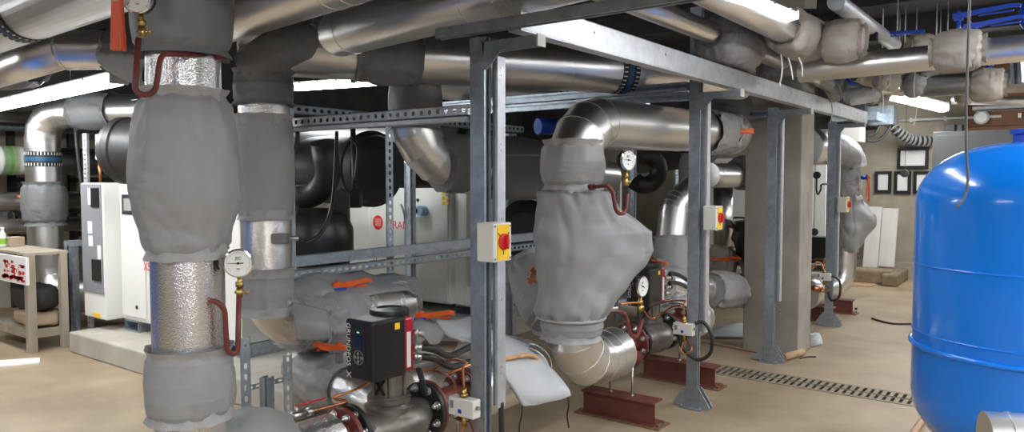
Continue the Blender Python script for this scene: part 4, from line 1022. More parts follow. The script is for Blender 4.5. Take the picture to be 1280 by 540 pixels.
for py in (254, 381): m.cyl((OY(171, py, 3.44).x, 3.434, z1c(py)), (OY(171, py, 3.44).x, 3.446, z1c(py)), .018, n=14)
m.build('lock', M['black'], dr)
text('handwriting', 'XS', FY((OY(180, 332, 3.445).x, 3.44, z1c(334))), .11, M['redink'], C1)
chiller_feet(C1, -7.4, -5.2, 3.4)
m = MB(); m.box2((-7.1, 3.5, 1.60), (-6.2, 4.3, 1.68)); m.build('top_box', M['white'], C1, bevel=.02)
# second chiller with logo
C2Y = 5.95
def c2(px, py): return OY(px, py, C2Y)
C2 = thing('water_chiller', (-6.2, C2Y, .195), 'white chiller with red round logo and red lettering behind the steel rails', 'chiller', 'white chillers')
xr = c2(563, 300).x; zt2 = c2(500, 226).z
MB().box2((-7.6, C2Y, .3), (xr, C2Y + 1.0, zt2)).build('casing', M['white'], C2, bevel=.012)
MB().box2((xr, C2Y + .07, .3), (c2(578, 300).x, C2Y + .95, zt2 - .03)).build('side_strip', M['white'], C2, bevel=.006)
for nm, l, r_ in (('door', 519, 561), ('panel', 465, 517), ('panel', 431, 462)):
    d = MB().box2((c2(l, 300).x, C2Y - .018, .33), (c2(r_, 300).x, C2Y + .01, zt2 - .03)).build(nm, M['white'], C2, bevel=.005)
    if nm == 'door': door2 = d
m = MB()
for l, r_, z0, z1_ in ((425, 453, 0, .09), (466, 482, 0, .07)): m.box2((c2(l, 220).x, C2Y + .1, zt2 + z0), (c2(r_, 220).x, C2Y + .4, zt2 + z1_))
m.build('top_bracket', M['white'], C2)
lc = c2(474, 278); lr = .083
lg = MB().lathe((lc.x, C2Y - .018, lc.z), (0, -1, 0), [(lr, 0), (lr, .003), (.0001, .003)], 36).build('logo_disc', M['signred'], C2)
m = MB()
for k in range(7): m.box2((lc.x - lr * .55, C2Y - .0225, lc.z - lr * .45 + k * lr * .15), (lc.x + lr * .6, C2Y - .0205, lc.z - lr * .40 + k * lr * .15))
m.build('logo_stripes', M['paper'], lg)
text('lettering', 'TRANE', FY((c2(486.5, 280).x, C2Y - .019, lc.z - .06)), .125, M['signred'], C2)
text('handwriting', 'V-', FY((c2(468, 330).x, C2Y - .019, c2(468, 330).z)), .12, M['redink'], C2)
p = c2(533, 263)
rh = MB().cyl((p.x, C2Y - .03, p.z), (p.x, C2Y - .12, p.z), .055, n=24).build('rotary_switch', M['lblue'], door2)
MB().box2((p.x - .17, C2Y - .13, p.z - .025), (p.x - .02, C2Y - .08, p.z + .02)).build('switch_grip', M['black'], rh, bevel=.006)
m = MB()
for k in range(3): m.box2((c2(554, 240 + k * 6).x, C2Y - .021, c2(554, 244 + k * 6).z), (c2(557.5, 240).x, C2Y - .017, c2(554, 239.5 + k * 6).z)); 
for k in (1, 2): m.box2((c2(559, 240 + k * 6).x, C2Y - .021, c2(554, 244 + k * 6).z), (c2(562, 240).x, C2Y - .017, c2(554, 239.5 + k * 6).z))
m.build('warning_stickers', M['yellow'], door2)
MB().box2((c2(558.7, 240).x, C2Y - .021, c2(558, 245).z), (c2(562, 240).x, C2Y - .017, c2(558, 239).z)).build('blue_sticker', M['lblue'], door2)
m = MB()
for px, py in ((524, 250), (526, 357), (457, 249)): q = c2(px, py); m.cyl((q.x, C2Y - .03, q.z), (q.x, C2Y - .01, q.z), .018, n=14)
m.build('lock', M['black'], C2)
cond('conduit', 'thin steel conduit in front of the lettered chiller door', [c2(517, 255) - V((0, .2, 0)), c2(521, 264) - V((0, .2, 0)), c2(523, 280) - V((0, .2, 0)), c2(523, 318) - V((0, .2, 0))], .014, material='steel', cat='conduit')
chiller_feet(C2, -7.5, -4.9, C2Y)
# third and fourth
C3 = thing('water_chiller', (-5.5, 8.9, .195), 'white chiller half hidden behind the huge pointed jacket', 'chiller', 'white chillers')
c3 = lambda px, py: OY(px, py, 8.9)
MB().box2((-6.6, 8.9, .3), (c3(730, 260).x, 10.0, c3(668, 226).z)).build('casing', M['white'], C3, bevel=.012)
text('lettering', 'TRANE', FY((c3(645, 270).x, 8.893, c3(665, 273).z)), .24, M['signred'], C3)
chiller_feet(C3, -6.5, -4.6, 8.9)
C4 = thing('water_chiller', (-4.4, 12.15, .195), 'white chiller seen beside and behind the concrete column', 'chiller', 'white chillers')
c4 = lambda px, py: OY(px, py, 12.15)
MB().box2((-5.6, 12.15, .3), (c4(1040, 260).x, 13.3, c4(1025, 196).z)).build('casing', M['white'], C4, bevel=.012)
m = MB()
for l, r_ in ((900, 936), (1012, 1022), (1024, 1038)): MB().box2((c4(l, 0).x, 12.13, .34), (c4(r_, 0).x, 12.16, c4(1025, 200).z)).build('panel', M['white'], C4, bevel=.006)
chiller_feet(C4, -5.5, -3.2, 12.15)
# black insulated vessel ends and elbows of the chillers
def black_vessel(p0, p1, r, label):
    p0, p1 = V(p0), V(p1); a = (p1 - p0); L = a.length
    m = MB(); m.lathe(p0, a, [(r * .55, -.06), (r * .9, -.04), (r * .97, 0), (r, .02), (r * 1.06, .03), (r * 1.06, .09), (r, .1), (r, L)], 44)
    return tag(m.build('insulated_vessel', M['rubber']), label, 'insulated vessel', 'black insulated vessels')
black_vessel((-4.62, 4.25, OY(400, 212, 4.25).z), (-5.5, 4.35, OY(400, 212, 4.25).z), .30, 'round end of a black insulated vessel behind the rear post')
ce = P(465, 195, 6.8); black_vessel(ce + V((.35, .9, 0)), ce + V((-1.2, .1, 0)), .30, 'dark insulated cylinder over the lettered chiller')
pe = P(172, 188, 6.3); black_vessel(pe + V((-.2, -.05, 0)), pe + V((.8, .45, 0)), .27, 'black insulated cylinder over the first chiller')
m = MB(); path, _ = fillet([P(368, 248, 5.2), P(395, 245, 5.2), P(412, 222, 5.1), P(404, 178, 5.0)], .22, 8); m.sweep(path, .085, 24)
tag(m.build('insulated_elbow', M['rubber']), 'black insulated elbow curving before the round vessel end', 'pipe', 'black insulated elbows')
m = MB(); c = P(402, 292, 5.15)
m.lathe(c + V((.05, -.1, -.18)), (0, 0, 1), [(.10, -.05), (.23, -.02), (.26, .05), (.26, .22), (.22, .32), (.10, .36)], 30)
cc = m.build('compressor_cover', M['black'], bevel=0); tag(cc, 'glossy black rounded compressor casing above the perforated lower bar', 'machine casing')
m = MB(); m.prism([(0, 0), (.06, -.02), (.09, .1), (.09, .32), (.04, .36), (-.03, .3)], frame(P(422, 300, 5.1), V((.8, .6, 0)), V((0, 0, 1)), V((.6, -.8, 0))), .05); m.build('casing_flap', M['black'], cc, bevel=.01)
c = P(444, 249, 5.6); t = thing('sensor_box', c, 'small black control box on an angled black conduit before the white chiller', 'control box')
MB().box(c, (.10, .06, .13), Matrix.Translation(c) @ Matrix.Rotation(.6, 4, 'Z') @ Matrix.Translation(-c)).build('housing', M['black'], t, bevel=.012)
m = MB(); m.sweep([P(441, 160, 5.6), P(443, 220, 5.6), P(442, 243, 5.6)], .02, 10); m.sweep([P(441, 245, 5.6), P(425, 244, 5.6), P(420, 244, 5.6)], .017, 10); m.build('conduit_arm', M['cable'], t)
cond('conduit', 'dark vertical conduit beside the black round vessel end', [P(437, 172, 5.3), P(445, 180, 5.3), P(447, 190, 5.3), P(444, 225, 5.3)], .011)
def torus_elbow(c, R, r, label, a0=0, ax=(.75, -.65, 0), arc=PI * 1.35):
    m = MB(); F = axis_frame(c, ax); n = 24
    pts = [F @ V((R * math.cos(a0 + arc * i / n), R * math.sin(a0 + arc * i / n), 0)) for i in range(n + 1)]
    m.sweep(pts, r, 20); return tag(m.build('insulated_elbow', M['rubber']), label, 'pipe', 'black insulated elbows')
torus_elbow(P(806, 213, 8.0), .16, .095, 'black tyre-like insulated elbow beyond the upper pressure gauge', -PI * .75)
black_vessel(P(880, 180, 9.6), P(800, 190, 10.5), .3, 'dark insulated vessel far behind the silver flange')
black_vessel(P(655, 285, 7.2), P(690, 300, 8.2), .27, 'black insulated vessel left of the huge pointed jacket')
# jacket bulge left behind pointed jacket
sleeve('valve_jacket', 'dark grey jacket behind the left flank of the huge pointed jacket', P(664, 330, 5.9), P(690, 400, 5.6), .16, .22, 'jac', 97)
lever_valve(P(671, 352, 5.5), (-.5, -.5, .3), (0, 0, 1), .07, 'tiny copper tap at the left flank of the huge pointed jacket', material='copper', neck='copper', h=.05, w=.015, fork=False)

# ------------------------------------------------------------------ silver elbow with hexagonal jacket behind the foreground post
pipe('drop_elbow', 'silver segmented elbow bending right below the perforated bar', [P(517, 105, 5.2), P(519, 196, 5.2), P(600, 218, 5.5)], .168, 'alu', .34, 4, n=40)
sleeve('pipe_jacket', 'shade-toned grey straight jacket above the silver segmented elbow', P(519, 158, 5.2), P(519, 98, 5.2), .17, .19, 'jacd', 99, wr=.015, gat=.015)
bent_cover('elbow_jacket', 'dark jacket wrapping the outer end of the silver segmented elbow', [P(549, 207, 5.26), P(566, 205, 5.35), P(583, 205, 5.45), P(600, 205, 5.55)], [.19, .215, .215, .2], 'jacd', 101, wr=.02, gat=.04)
o = bent_cover('pipe_jacket', 'large shade-toned grey jacket with a pale seam between foreground post and big riser', [P(604, 207, 5.7), P(622, 209, 5.8), P(655, 211, 6.0), P(680, 213, 6.1), P(705, 216, 6.25)], [.22, .25, .255, .235, .17], 'jacd', 103, wr=.012, gat=.02)
pipe('connecting_pipe', 'hidden pipe length inside the large seamed jacket behind the big riser', [P(600, 206, 5.65), P(760, 222, 6.6)], .155, 'alu')
m = MB(); m.sweep([P(621, 194, 5.5), P(676, 194, 5.72)], .006, 6); m.build('pale_seam', M['frill'], o)
t = MB(); t.sweep([P(672, 158, 6.4), P(698, 158, 6.5)], .07, 20); tag(t.build('blue_actuator', M['bluev']), 'blue actuator behind the top elbow of the big riser', 'actuator')
cond('cable', 'blue dangling cable bits beside the foreground post top', [P(622, 150, 5.2), P(628, 142, 5.2), P(632, 150, 5.2), P(626, 158, 5.2)], .008, material='bluev')

# ------------------------------------------------------------------ group behind the second post
tj = lambda px: OX(px, 156 + (px - 745) * .0617, XB)
sleeve('pipe_jacket', 'grey jacket on the top pipe just past the second post', tj(878), tj(904), RB + .01, .20, 'jac', 105, wr=.05, gat=.09)
t = thing('butterfly_valve', tj(905), 'silver butterfly valve with short orange lever above the column side', 'valve')
MB().lathe(tj(905), TU, [(.12, 0), (.19, .0), (.19, .05), (.15, .06), (.15, .11), (.19, .12), (.19, .17), (.12, .17)], 36).build('body', M['alu'], t)
m = MB(); c = OX(912, 167, XB) + V((.24, -.24, 0)); m.prism([(-.12, -.012), (.05, -.026), (.05, .026), (-.12, .004)], frame(c, V((.8, .6, 0)), V((0, 0, 1)), V((.6, -.8, 0))), .03); m.build('handle', M['orange'], t, bevel=.004)
bent_cover('elbow_jacket', 'dark jacket rising to the girder beside the concrete column', [P(909, 152, 6.75), P(909, 143, 6.75), P(909, 132, 6.75), P(906, 112, 6.75)], [.15, .205, .215, .205], 'jacd', 107, wr=.03)
pipe('branch_pipe', 'short brownish horizontal pipe length beneath the butterfly valve', [P(886, 219, 7.6), P(940, 220, 8.2)], .128, 'alu', seams=((0, .1), (0, .5)))
bent_cover('pipe_jacket', 'dark jacket at the column end of the short brownish pipe', [P(921, 215, 7.9), P(930, 216, 8.0), P(950, 217, 8.2)], [.15, .19, .19], 'jacd', 109)
pipe('drop_pipe', 'tall vertical pipe in front of the white chiller beside the column', [P(904, 232, 8.2), P(904, 318, 8.2)], .105, 'alu')
sleeve('valve_jacket', 'tan-grey jacket at the base of the tall vertical pipe', P(900, 345, 8.0), P(903, 310, 8.0), .11, .165, 'jact', 111, wr=.06)
sleeve('pipe_jacket', 'grey jacket behind the isolator post above the silver elbow', P(868, 195, 7.7), P(868, 245, 7.7), .13, .16, 'jacd', 112)
pp = pipe('drop_elbow', 'silver two-piece elbow above the small orange lever behind the second post', [P(872, 232, 6.9), P(843, 258, 6.8), P(838, 310, 6.7), P(838, 380, 6.6)], .135, 'alu', .2, 4)
sleeve('valve_jacket', 'grey tied jacket behind the second post with small orange lever', P(839, 352, 6.65), P(838, 299, 6.7), .137, .168, 'jac', 113, wr=.04)
lever_valve(P(824, 326, 6.45), (-.5, -.8, 0), (.8, .6, 0), .22, 'small orange lever on the tied grey jacket behind the second post', neck='greyplastic', h=.05, w=.02, fork=False)
lever_valve(P(893, 328, 7.6), (0, 0, 1), (.8, .6, 0), .27, 'long orange lever left of the concrete column', neck='greyplastic', h=.03, w=.022)
lever_valve(P(900, 325, 7.9), (0, 0, 1), (.8, .6, .1), .2, 'small dull orange lever behind the long orange lever at the column', neck='greyplastic', h=.03, w=.022, fork=False)
yl = 6.9
pipe('lower_pipe', 'lower silver pipe length between second post and column', [P(830, 356, 6.5), P(880, 361, 6.9), P(945, 366, 7.95)], .132, 'alu', seams=((0, .6), (1, .1)))
sleeve('valve_jacket', 'grey jacket on the lower pipe left of the column', P(890, 362, 6.9), P(918, 363, 7.2), .14, .185, 'jac', 115, wr=.04, gat=.08)
sleeve('valve_jacket', 'grey jacket on the lower pipe touching the column', P(924, 362, 7.35), P(940, 365, 7.75), .14, .18, 'jac', 117, wr=.04)
m = MB(); c = P(930, 310, 8.0)
m.prism([(-.22, .32), (-.17, .28), (.3, .36), (.34, -.3), (-.02, -.28), (-.12, .06), (-.15, .1), (-.12, .2), (-.2, .24)], frame(c, V((.8, .6, 0)), V((0, 0, 1)), V((.6, -.8, 0))), .25)
tag(m.build('compressor_cover', M['black'], bevel=.015), 'black angular machine cover left of the concrete column', 'machine casing')
for px, py, lab, d in ((909, 258, 'black round gauge on hooked tube before white chiller left of column', 8.3), (1021, 219, 'black round gauge on the white chiller right of the column', 10.5), (1018, 290, 'lower black round gauge right of the column', 10.3)):
    c = P(px, py, d); t = thing('dial_thermometer', c, lab, 'gauge', 'black chiller gauges')
    fdir = (EYE - c).normalized(); MB().lathe(c, fdir, [(.045, -.03), (.052, -.03), (.052, .01), (.0001, .012)], 28).build('case', M['black'], t)
    m = MB(); m.sweep(spline([c, c + V((0, 0, -.12)), c + V((0, 0, -.2)), c + V((.02, .0, -.27)), c + V((.05, .03, -.2)), c + V((.06, .04, -.13)), c + V((.16, .12, -.13))], 6), .012, 8); m.build('hooked_tube', M['cable'], t)
# ------------------------------------------------------------------ third riser beyond the column
YR = OX(1057, 250, XB).y; sR = 10.05 / 930
r1z = lambda py: OX(1057, py, XB).z
pipe('riser_pipe', 'third clad riser with elbow at its foot beyond the farthest post', [(XB - 1.2, YR - .4, r1z(190)), (XB, YR, r1z(190)), (XB, YR, r1z(356)), (XB - .5, YR - .75, r1z(362))], .15, 'alu', .26, 4, seams=((1, .72),))
def zs2(py, l, r, hd=.2): return (r1z(py), (1057 - l) * sR, (r - 1057) * sR, hd)
pointed_jacket('strainer_jacket', 'pointed grey jacket of the third riser beyond the farthest post', (XB, YR), E3, [zs2(243, 1045, 1073, .17), zs2(249, 1043, 1080, .2), zs2(263, 1041, 1098, .22), zs2(268, 1041, 1104, .22), zs2(282, 1041, 1104, .22), zs2(290, 1042, 1098, .22), zs2(314, 1046, 1070, .18)], 5.1, .15)
sleeve('riser_jacket', 'upright grey jacket on top of the pointed jacket of the third riser', (XB, YR, r1z(246)), (XB, YR, r1z(205)), .155, .2, 'jac', 121, wr=.04)
bent_cover('elbow_jacket', 'light grey bend jacket at the top of the third riser', [P(1016, 182, 9.6), P(1035, 183, 9.7), P(1052, 189, 9.9), P(1062, 200, 10), P(1066, 212, 10)], [.2, .22, .21, .2, .18], 'jac', 123, wr=.03)
pipe('branch_pipe', 'pale pipe end with cord beside the column top right', [P(1008, 184, 9.4), P(1030, 184, 9.6)], .23, 'alu')
lever_valve(P(1079, 222, 9.8), (1, .3, 0), (.15, .1, -1), .32, 'orange lever hanging at the third riser bend', h=.06, w=.035, fork=True)
pipe('outlet_pipe', 'pale outlet pipe stub right of the column at the farthest post', [P(1004, 370, 8.6), P(1024, 362, 8.9)], .17, 'alu')
m = MB(); c = P(1022, 312, 9.6); m.box(c, (.34, .3, .34)); tag(m.build('control_box', M['black'], bevel=.02), 'black control head right of the column behind the farthest post', 'pump head')
cond('copper_tube', 'copper tube hooked right of the column', [P(1016, 337, 8.8), P(1020, 328, 8.8), P(1027, 330, 8.8), P(1029, 338, 8.7)], .008, material='copper', cat='copper pipe')
m = MB(); m.cyl(P(1016, 360, 8.4), P(1036, 363, 8.5), .03); tag(m.build('copper_union', M['copper']), 'copper fitting at the foot of the farthest post', 'pipe fitting')
# ------------------------------------------------------------------ overhead at the right
XR1 = -1.95
pipe('overhead_pipe', 'overhead pipe running above the girder into a big grey jacket', [(XR1, 2.4, 2.62), (XR1, 7.6, 2.62)], .068, 'alu')
sleeve('valve_jacket', 'large grey jacket on the pipe directly above the girder', (XR1, OZ(893, 45, 2.6).y, 2.60), (XR1, OZ(945, 62, 2.6).y + .05, 2.60), .07, .165, 'jac', 131, wr=.06, gat=.08)
XR2 = -1.58
pipe('overhead_pipe', 'shiny overhead pipe beside the bright lamp at the top right', [(XR2, 2.6, 2.66), (XR2, 6.6, 2.66)], .095, 'alu')
yj2 = OX(985, 42, XR2).y
sleeve('valve_jacket', 'pale cinched jacket at the end of the bright lamp', (XR2, OX(980, 36, XR2).y, 2.66), (XR2, OX(1030, 42, XR2).y, 2.66), .10, .165, 'jact', 133, wr=.05, gat=.08, ties=[(.05, .22, -.5)])
lamp('brightest batten lamp at the top edge above the girder', OX(850, -28, -1.50), OX(984, 22, -1.50), .14, .05, rods=True)
YR1, ZR1 = 5.72, 2.50
a = OY(1290, 53, YR1)
ZR1 = a.z
pipe('overhead_pipe', 'long horizontal overhead pipe with big jacket and blue levers at right', [OY(1000, 89, YR1 + .05), OY(1330, 46, YR1) + V((2.4, 0, 0))], .085, 'alu', seams=((0, .3),))
sleeve('valve_jacket', 'big tan-grey jacket under the long blue levers at right', OY(1167, 66, YR1), OY(1229, 60, YR1), .088, .142, 'jact', 135, wr=.05, gat=.10, prof=[.95, 1, 1, 1, .95])
sleeve('valve_jacket', 'big grey jacket where the long overhead pipe meets the shiny one', OY(1030, 52, YR1 - .15), OY(1077, 50, YR1 - .15), .10, .158, 'jact', 137, wr=.06, gat=.09)
YR3 = 7.6
pipe('overhead_pipe', 'lower overhead pipe behind the hanging grey cable at right', [OY(1150, 108, YR3), OY(1330, 104, YR3) + V((2.0, 0, 0))], .095, 'alu')
sleeve('valve_jacket', 'pale grey jacket on the lower overhead pipe right of the hanging cable', OY(1213, 107, YR3), OY(1256, 105, YR3), .098, .150, 'jact', 139, wr=.05, gat=.10)
sleeve('valve_jacket', 'pale jacket tied with white band left on the lower overhead pipe', OY(1130, 104, YR3), OY(1162, 103, YR3), .07, .135, 'jac', 141, wr=.06, ties=[(.5, .25, -.1)])
pipe('overhead_pipe', 'brown overhead pipe just below the lower one at right', [OY(1190, 125, 11.6), OY(1340, 127, 11.6)], .06, 'alu')
sleeve('valve_jacket', 'dull jacket peeping below the lower overhead pipe', OY(1196, 120, 8.2), OY(1216, 119, 8.2), .05, .10, 'jact', 142, wr=.05)
pipe('overhead_pipe', 'slim overhead pipe slanting into the long right one at the top', [OX(1045, 2, -1.35), OX(1118, 56, -1.35)], .06, 'galvb')
m = MB(); c = OX(1089, 46, -1.35); m.box(c, (.09, .07, .08)); tag(m.build('pipe_clamp', M['black']), 'black clamp on the slim slanting overhead pipe', 'pipe clamp')
m = MB(); strut(m, OY(1000, 20, 5.9), OY(1060, 20, 5.9), (0, -1, 0), .09, .05); tag(m.build('hanger_channel', M['rubber']), 'dark channel crossing between the two tan jackets at top right', 'steel bar')
# tangle of small jackets under the long pipe
TG = [((948, 82), (1022, 76), 6.2, .07, .11, 'jacd', 'dark jacket lying along the girder top right'), ((1030, 118), (1062, 98), 7.2, .06, .125, 'jac', 'crumpled jacket left of the blue hand wheel'),
      ((1060, 122), (1096, 116), 7.0, .05, .085, 'jacp', 'pale bluish jacket below the blue hand wheel'), ((1072, 92), (1102, 100), 6.8, .06, .085, 'jact', 'crumpled tan jacket under the long overhead pipe'),
      ((1096, 100), (1120, 103), 6.6, .05, .09, 'jact', 'small tan jacket above the far lamp end'), ((1085, 124), (1110, 118), 7.4, .03, .07, 'jac', 'small grey jacket left of the far lamp'),
      ((1150, 82), (1172, 80), 6.2, .06, .10, 'jacd', 'dark jacket under the long overhead pipe left of the big one')]
for i, (a, b_, d, r0, R, mt, lab) in enumerate(TG): sleeve('valve_jacket', lab, P(a[0], a[1], d), P(b_[0], b_[1], d + .05), r0, R, mt, 150 + i * 3, wr=.07, gat=.1, ties=[(.3, .2, 0)] if i in (1, 4) else None)
pipe('small_pipe', 'small silver pipe ending in the crumpled jacket by the hand wheel', [P(1000, 88, 6.6), P(1036, 106, 7.1)], .06, 'alu')
pipe('small_pipe', 'small silver pipe behind the blue hand wheel', [P(1050, 104, 7.3), P(1130, 112, 7.3)], .07, 'alu')
m = MB(); c = P(1067, 98, 6.9); m.torus(c, (.4, -.6, .3), .06, .016, 24, 8); m.cyl(c, c + V((-.02, .06, 0)), .02); tag(m.build('hand_wheel', M['bluev']), 'blue hand wheel among the crumpled jackets', 'valve handle')
# white cords under J2
m = MB(); c = OX(985, 72, XR2)
m.sweep(spline([c, c + V((.02, 0, -.06)), c + V((.03, .02, -.15))], 5), .005, 6); m.sweep(spline([c + V((.06, .04, 0)), c + V((.08, .05, -.06)), c + V((.08, .06, -.13))], 5), .005, 6)
tag(m.build('tie_cord', M['cord']), 'white cord ends dangling below the pale cinched jacket', 'cord')
# blue levers
rd = V((1, .06, .02))
lever_valve(OY(1198, 38, YR1), (0, 0, 1), (1, -.1, .10), .34, 'upper long blue lever standing on the big tan-grey jacket', 'bluev', 'bluev', .10, .018, cat='valve handle')
lever_valve(OY(1212, 42, YR1 - .05), (0, 0, 1), (1, -.15, .08), .31, 'lower long blue lever on the big tan-grey jacket', 'bluev', 'bluev', .05, .018)
lever_valve(P(1150, 56, 6.3), (0, 0, 1), (-1, -.1, -.12), .36, 'blue lever pointing left over the long overhead pipe', 'bluev', 'bluev', .11, .022)
sleeve('valve_jacket', 'tan jacket top below the left-pointing blue lever', P(1137, 56, 6.3), P(1166, 54, 6.3), .05, .09, 'jact', 181)
lever_valve(OY(1236, 92, YR3), (0, 0, 1), (1, -.1, .02), .42, 'blue lever on the pale jacket of the lower overhead pipe', 'bluev', 'bluev', .1, .024)
m = MB(); c = P(1286, 18, 5.2); m.ball(c, .09, 10, (.7, .7, 1.2)); tag(m.build('blue_actuator', M['bluev']), 'blue actuator cut by the right edge at the top', 'actuator')
m = MB()
for (px, d) in ((1103, 8), (1121, 7.6), (1124, 9), (1131, 8.4), (1145, 9), (1170, 8.2), (1175, 9.2), (1184, 8.6)):
    p0 = P(px, 60, d); mm = MB(); mm.cyl((p0.x, p0.y, p0.z), (p0.x, p0.y, ZC), .008, n=6)
    tag(mm.build('hanger_rod', M['galvb']), 'thin threaded rod hanging from the dark ceiling at top right', 'threaded rod', 'hanger rods at top right')
cond('hanging_cable', 'grey cable hanging from the ceiling down over the blue vessel', [P(1213, -25, 2.9), P(1210, 60, 2.9), P(1208, 130, 2.9), P(1208, 190, 2.9), P(1210, 222, 2.9), P(1206, 246, 2.9), P(1196, 259, 2.9)], .005, material='cab')

m = MB(); strut(m, P(1276, 104, 5.0), P(1274, 72, 5.0), (-.5, -1, 0), .07, .05); tag(m.build('steel_bracket', M['galv']), 'short galvanised bracket at the right edge below the long blue levers', 'steel bracket')
# ------------------------------------------------------------------ back wall
def picture(x0, y0, x1, y1, label):
    a = OY(x0, y1, 14.0); b_ = OY(x1, y0, 14.0); t = thing('framed_sheet', ((a.x + b_.x) / 2, 14.03, a.z), label, 'framed sheet', 'framed sheets on the back wall')
    w = .05; m = MB()
    m.box2((a.x, 14.0, a.z), (a.x + w, 14.045, b_.z)); m.box2((b_.x - w, 14.0, a.z), (b_.x, 14.045, b_.z)); m.box2((a.x + w, 14.0, a.z), (b_.x - w, 14.045, a.z + w)); m.box2((a.x + w, 14.0, b_.z - w), (b_.x - w, 14.045, b_.z))
    m.build('frame', M['black'], t)
    MB().box2((a.x + w, 14.02, a.z + w), (b_.x - w, 14.044, b_.z - w)).build('sheet', M['paper'], t)
picture(1121, 184, 1161, 211, 'wide black framed sheet above three small ones on the back wall')
picture(1093, 214, 1114.5, 241, 'leftmost of the three small black framed sheets on the back wall')
picture(1117, 214, 1139, 242, 'middle of the three small framed sheets, partly behind a round grey sensor')
picture(1141, 214, 1163, 242, 'small framed sheet beside the grey cabinet on the back wall')
m = MB(); c = P(1131, 217, 9.0); m.lathe(c, (0, -1, 0), [(.03, -.03), (.045, -.02), (.045, .03), (.0001, .035)], 20); m.cyl(c, (c.x, c.y, c.z + .85), .003, n=6); tag(m.build('hanging_sensor', M['cab']), 'round grey sensor hanging before the framed sheets', 'sensor')
a, b_ = OY(1112, 151, 13.95), OY(1205, 149, 13.95); m = MB(); m.cyl((a.x, 13.98, a.z), (b_.x + .5, 13.98, a.z), .022, n=10)
for k in range(5): m.box2((a.x + .3 + k * .5, 13.95, a.z - .035), (a.x + .34 + k * .5, 14.05, a.z + .035))
tag(m.build('wall_conduit', M['paper']), 'thin white conduit along the back wall above the framed sheets', 'conduit')
pts = [P(1096, 142, 12.2), P(1108, 150, 12.2), P(1125, 167, 12.2), P(1142, 175, 12.2), P(1163, 176, 12.2)]
m = MB(); m.sweep(spline(pts, 6), .075, 12); t = m.build('flexible_duct', M['rubber']); tag(t, 'black ribbed flexible duct drooping along the back wall', 'duct')
m = MB(); sp = spline(pts, 8)
for i in range(8, len(sp) - 1, 2): m.torus(sp[i], sp[i + 1] - sp[i], .076, .02, 16, 6)
m.build('ribs', M['jac'], t)
cond('cable', 'upper black cable swag beside the white trunking box', [P(1083, 170, 12), P(1092, 168, 12), P(1098, 160, 12), P(1102, 150, 12)], .02)
cond('cable', 'lower black cable swag beside the white trunking box', [P(1083, 176, 12), P(1096, 176, 12), P(1106, 168, 12), P(1114, 156, 12)], .02)
m = MB(); p0, p1 = P(1050, 178, 11.6), P(1082, 158, 11.6); m.box2((p0.x, p0.y - .1, p0.z), (p1.x, p0.y + .25, p1.z)); tag(m.build('trunking_box', M['white2'], bevel=.01), 'white trunking box above the third riser bend', 'junction box')
m = MB(); p0 = P(1100, 145, 12.1); m.box(p0, (.45, .3, .3)); m.box2(P(1040, 152, 12.0), P(1110, 144, 12.3)); tag(m.build('cable_tray', M['galv']), 'galvanised tray end above the drooping duct', 'cable tray')
for x0, x1, lab in ((1181, 1194, 'left small grey junction box over the grey cabinet'), (1196, 1203, 'narrow grey junction box beside the wider one over the cabinet')):
    m = MB(); a, b_ = OY(x0, 165, 13.9), OY(x1, 155, 13.9); m.box2((a.x, 13.85, a.z), (b_.x, 14.05, b_.z)); tag(m.build('junction_box', M['cab'], bevel=.01), lab, 'junction box')
c = OY(1226, 146, 13.8); m = MB(); m.lathe(c + V((0, .15, 0)), (0, -1, 0), [(.10, 0), (.11, .03), (.08, .09), (.0001, .1)], 24); tag(m.build('smoke_detector', M['paper']), 'white round detector on brown boarding at the back', 'detector')
a, b_ = OY(1216, 138, 11), OY(1340, 128, 11); m = MB(); m.box2((a.x, 10.95, a.z), (b_.x, 11.1, b_.z)); m.box2((a.x, 10.95, a.z), (b_.x, 11.25, a.z + .01)); tag(m.build('steel_channel', M['galvb']), 'pale horizontal steel channel before the brown boarding', 'steel bar')
# boards leaning
def leaning(x0, x1, yb, yt, Y, lab, mt='woodw', lean=.25):
    a = OY(x0, yb, Y); b_ = OY(x1, yb, Y); zt = OY(x0, yt, Y).z
    m = MB(); m.add([(a.x, Y, a.z), (b_.x, Y, a.z), (b_.x, Y + lean, zt), (a.x, Y + lean, zt), (a.x, Y + .06, a.z), (b_.x, Y + .06, a.z), (b_.x, Y + lean + .06, zt), (a.x, Y + lean + .06, zt)], [(0, 1, 2, 3), (5, 4, 7, 6), (0, 4, 5, 1), (3, 2, 6, 7), (0, 3, 7, 4), (1, 5, 6, 2)])
    return tag(m.build('leaning_board', M[mt], bevel=.006), lab, 'board', 'boards leaning at the back wall')
leaning(1078, 1097, 334, 259, 13.3, 'left whitewashed board leaning at the back wall behind the pointed jacket')
leaning(1097.5, 1117.5, 333, 261, 13.3, 'right whitewashed board leaning at the back wall')
a, b_ = OZ(1062, 352, 0), OZ(1124, 350, 0); m = MB(); m.box2((a.x, a.y - .1, 0), (b_.x, a.y + .35, .22)); m.box2((b_.x - .1, a.y - .25, 0), (b_.x + .12, a.y + .8, .19)); tag(m.build('concrete_kerb', mat('rough_kerb', (.25, .19, .12), .9, 0, .25, 8, .5, 14), bevel=.03), 'rough concrete kerb on the floor before the leaning boards', 'kerb')
a, b_, c, d = OZ(1055, 356, .012), OZ(1090, 358, .012), OZ(1113, 347, .012), OZ(1066, 345, .012)
m = MB(); m.add([a, b_, c, d] + [q - V((0, 0, .012)) for q in (a, b_, c, d)], [(0, 1, 2, 3), (7, 6, 5, 4), (0, 4, 5, 1), (1, 5, 6, 2), (2, 6, 7, 3), (3, 7, 4, 0)]); tag(m.build('floor_board', M['tan']), 'thin tan board lying on the floor before the kerb', 'board')
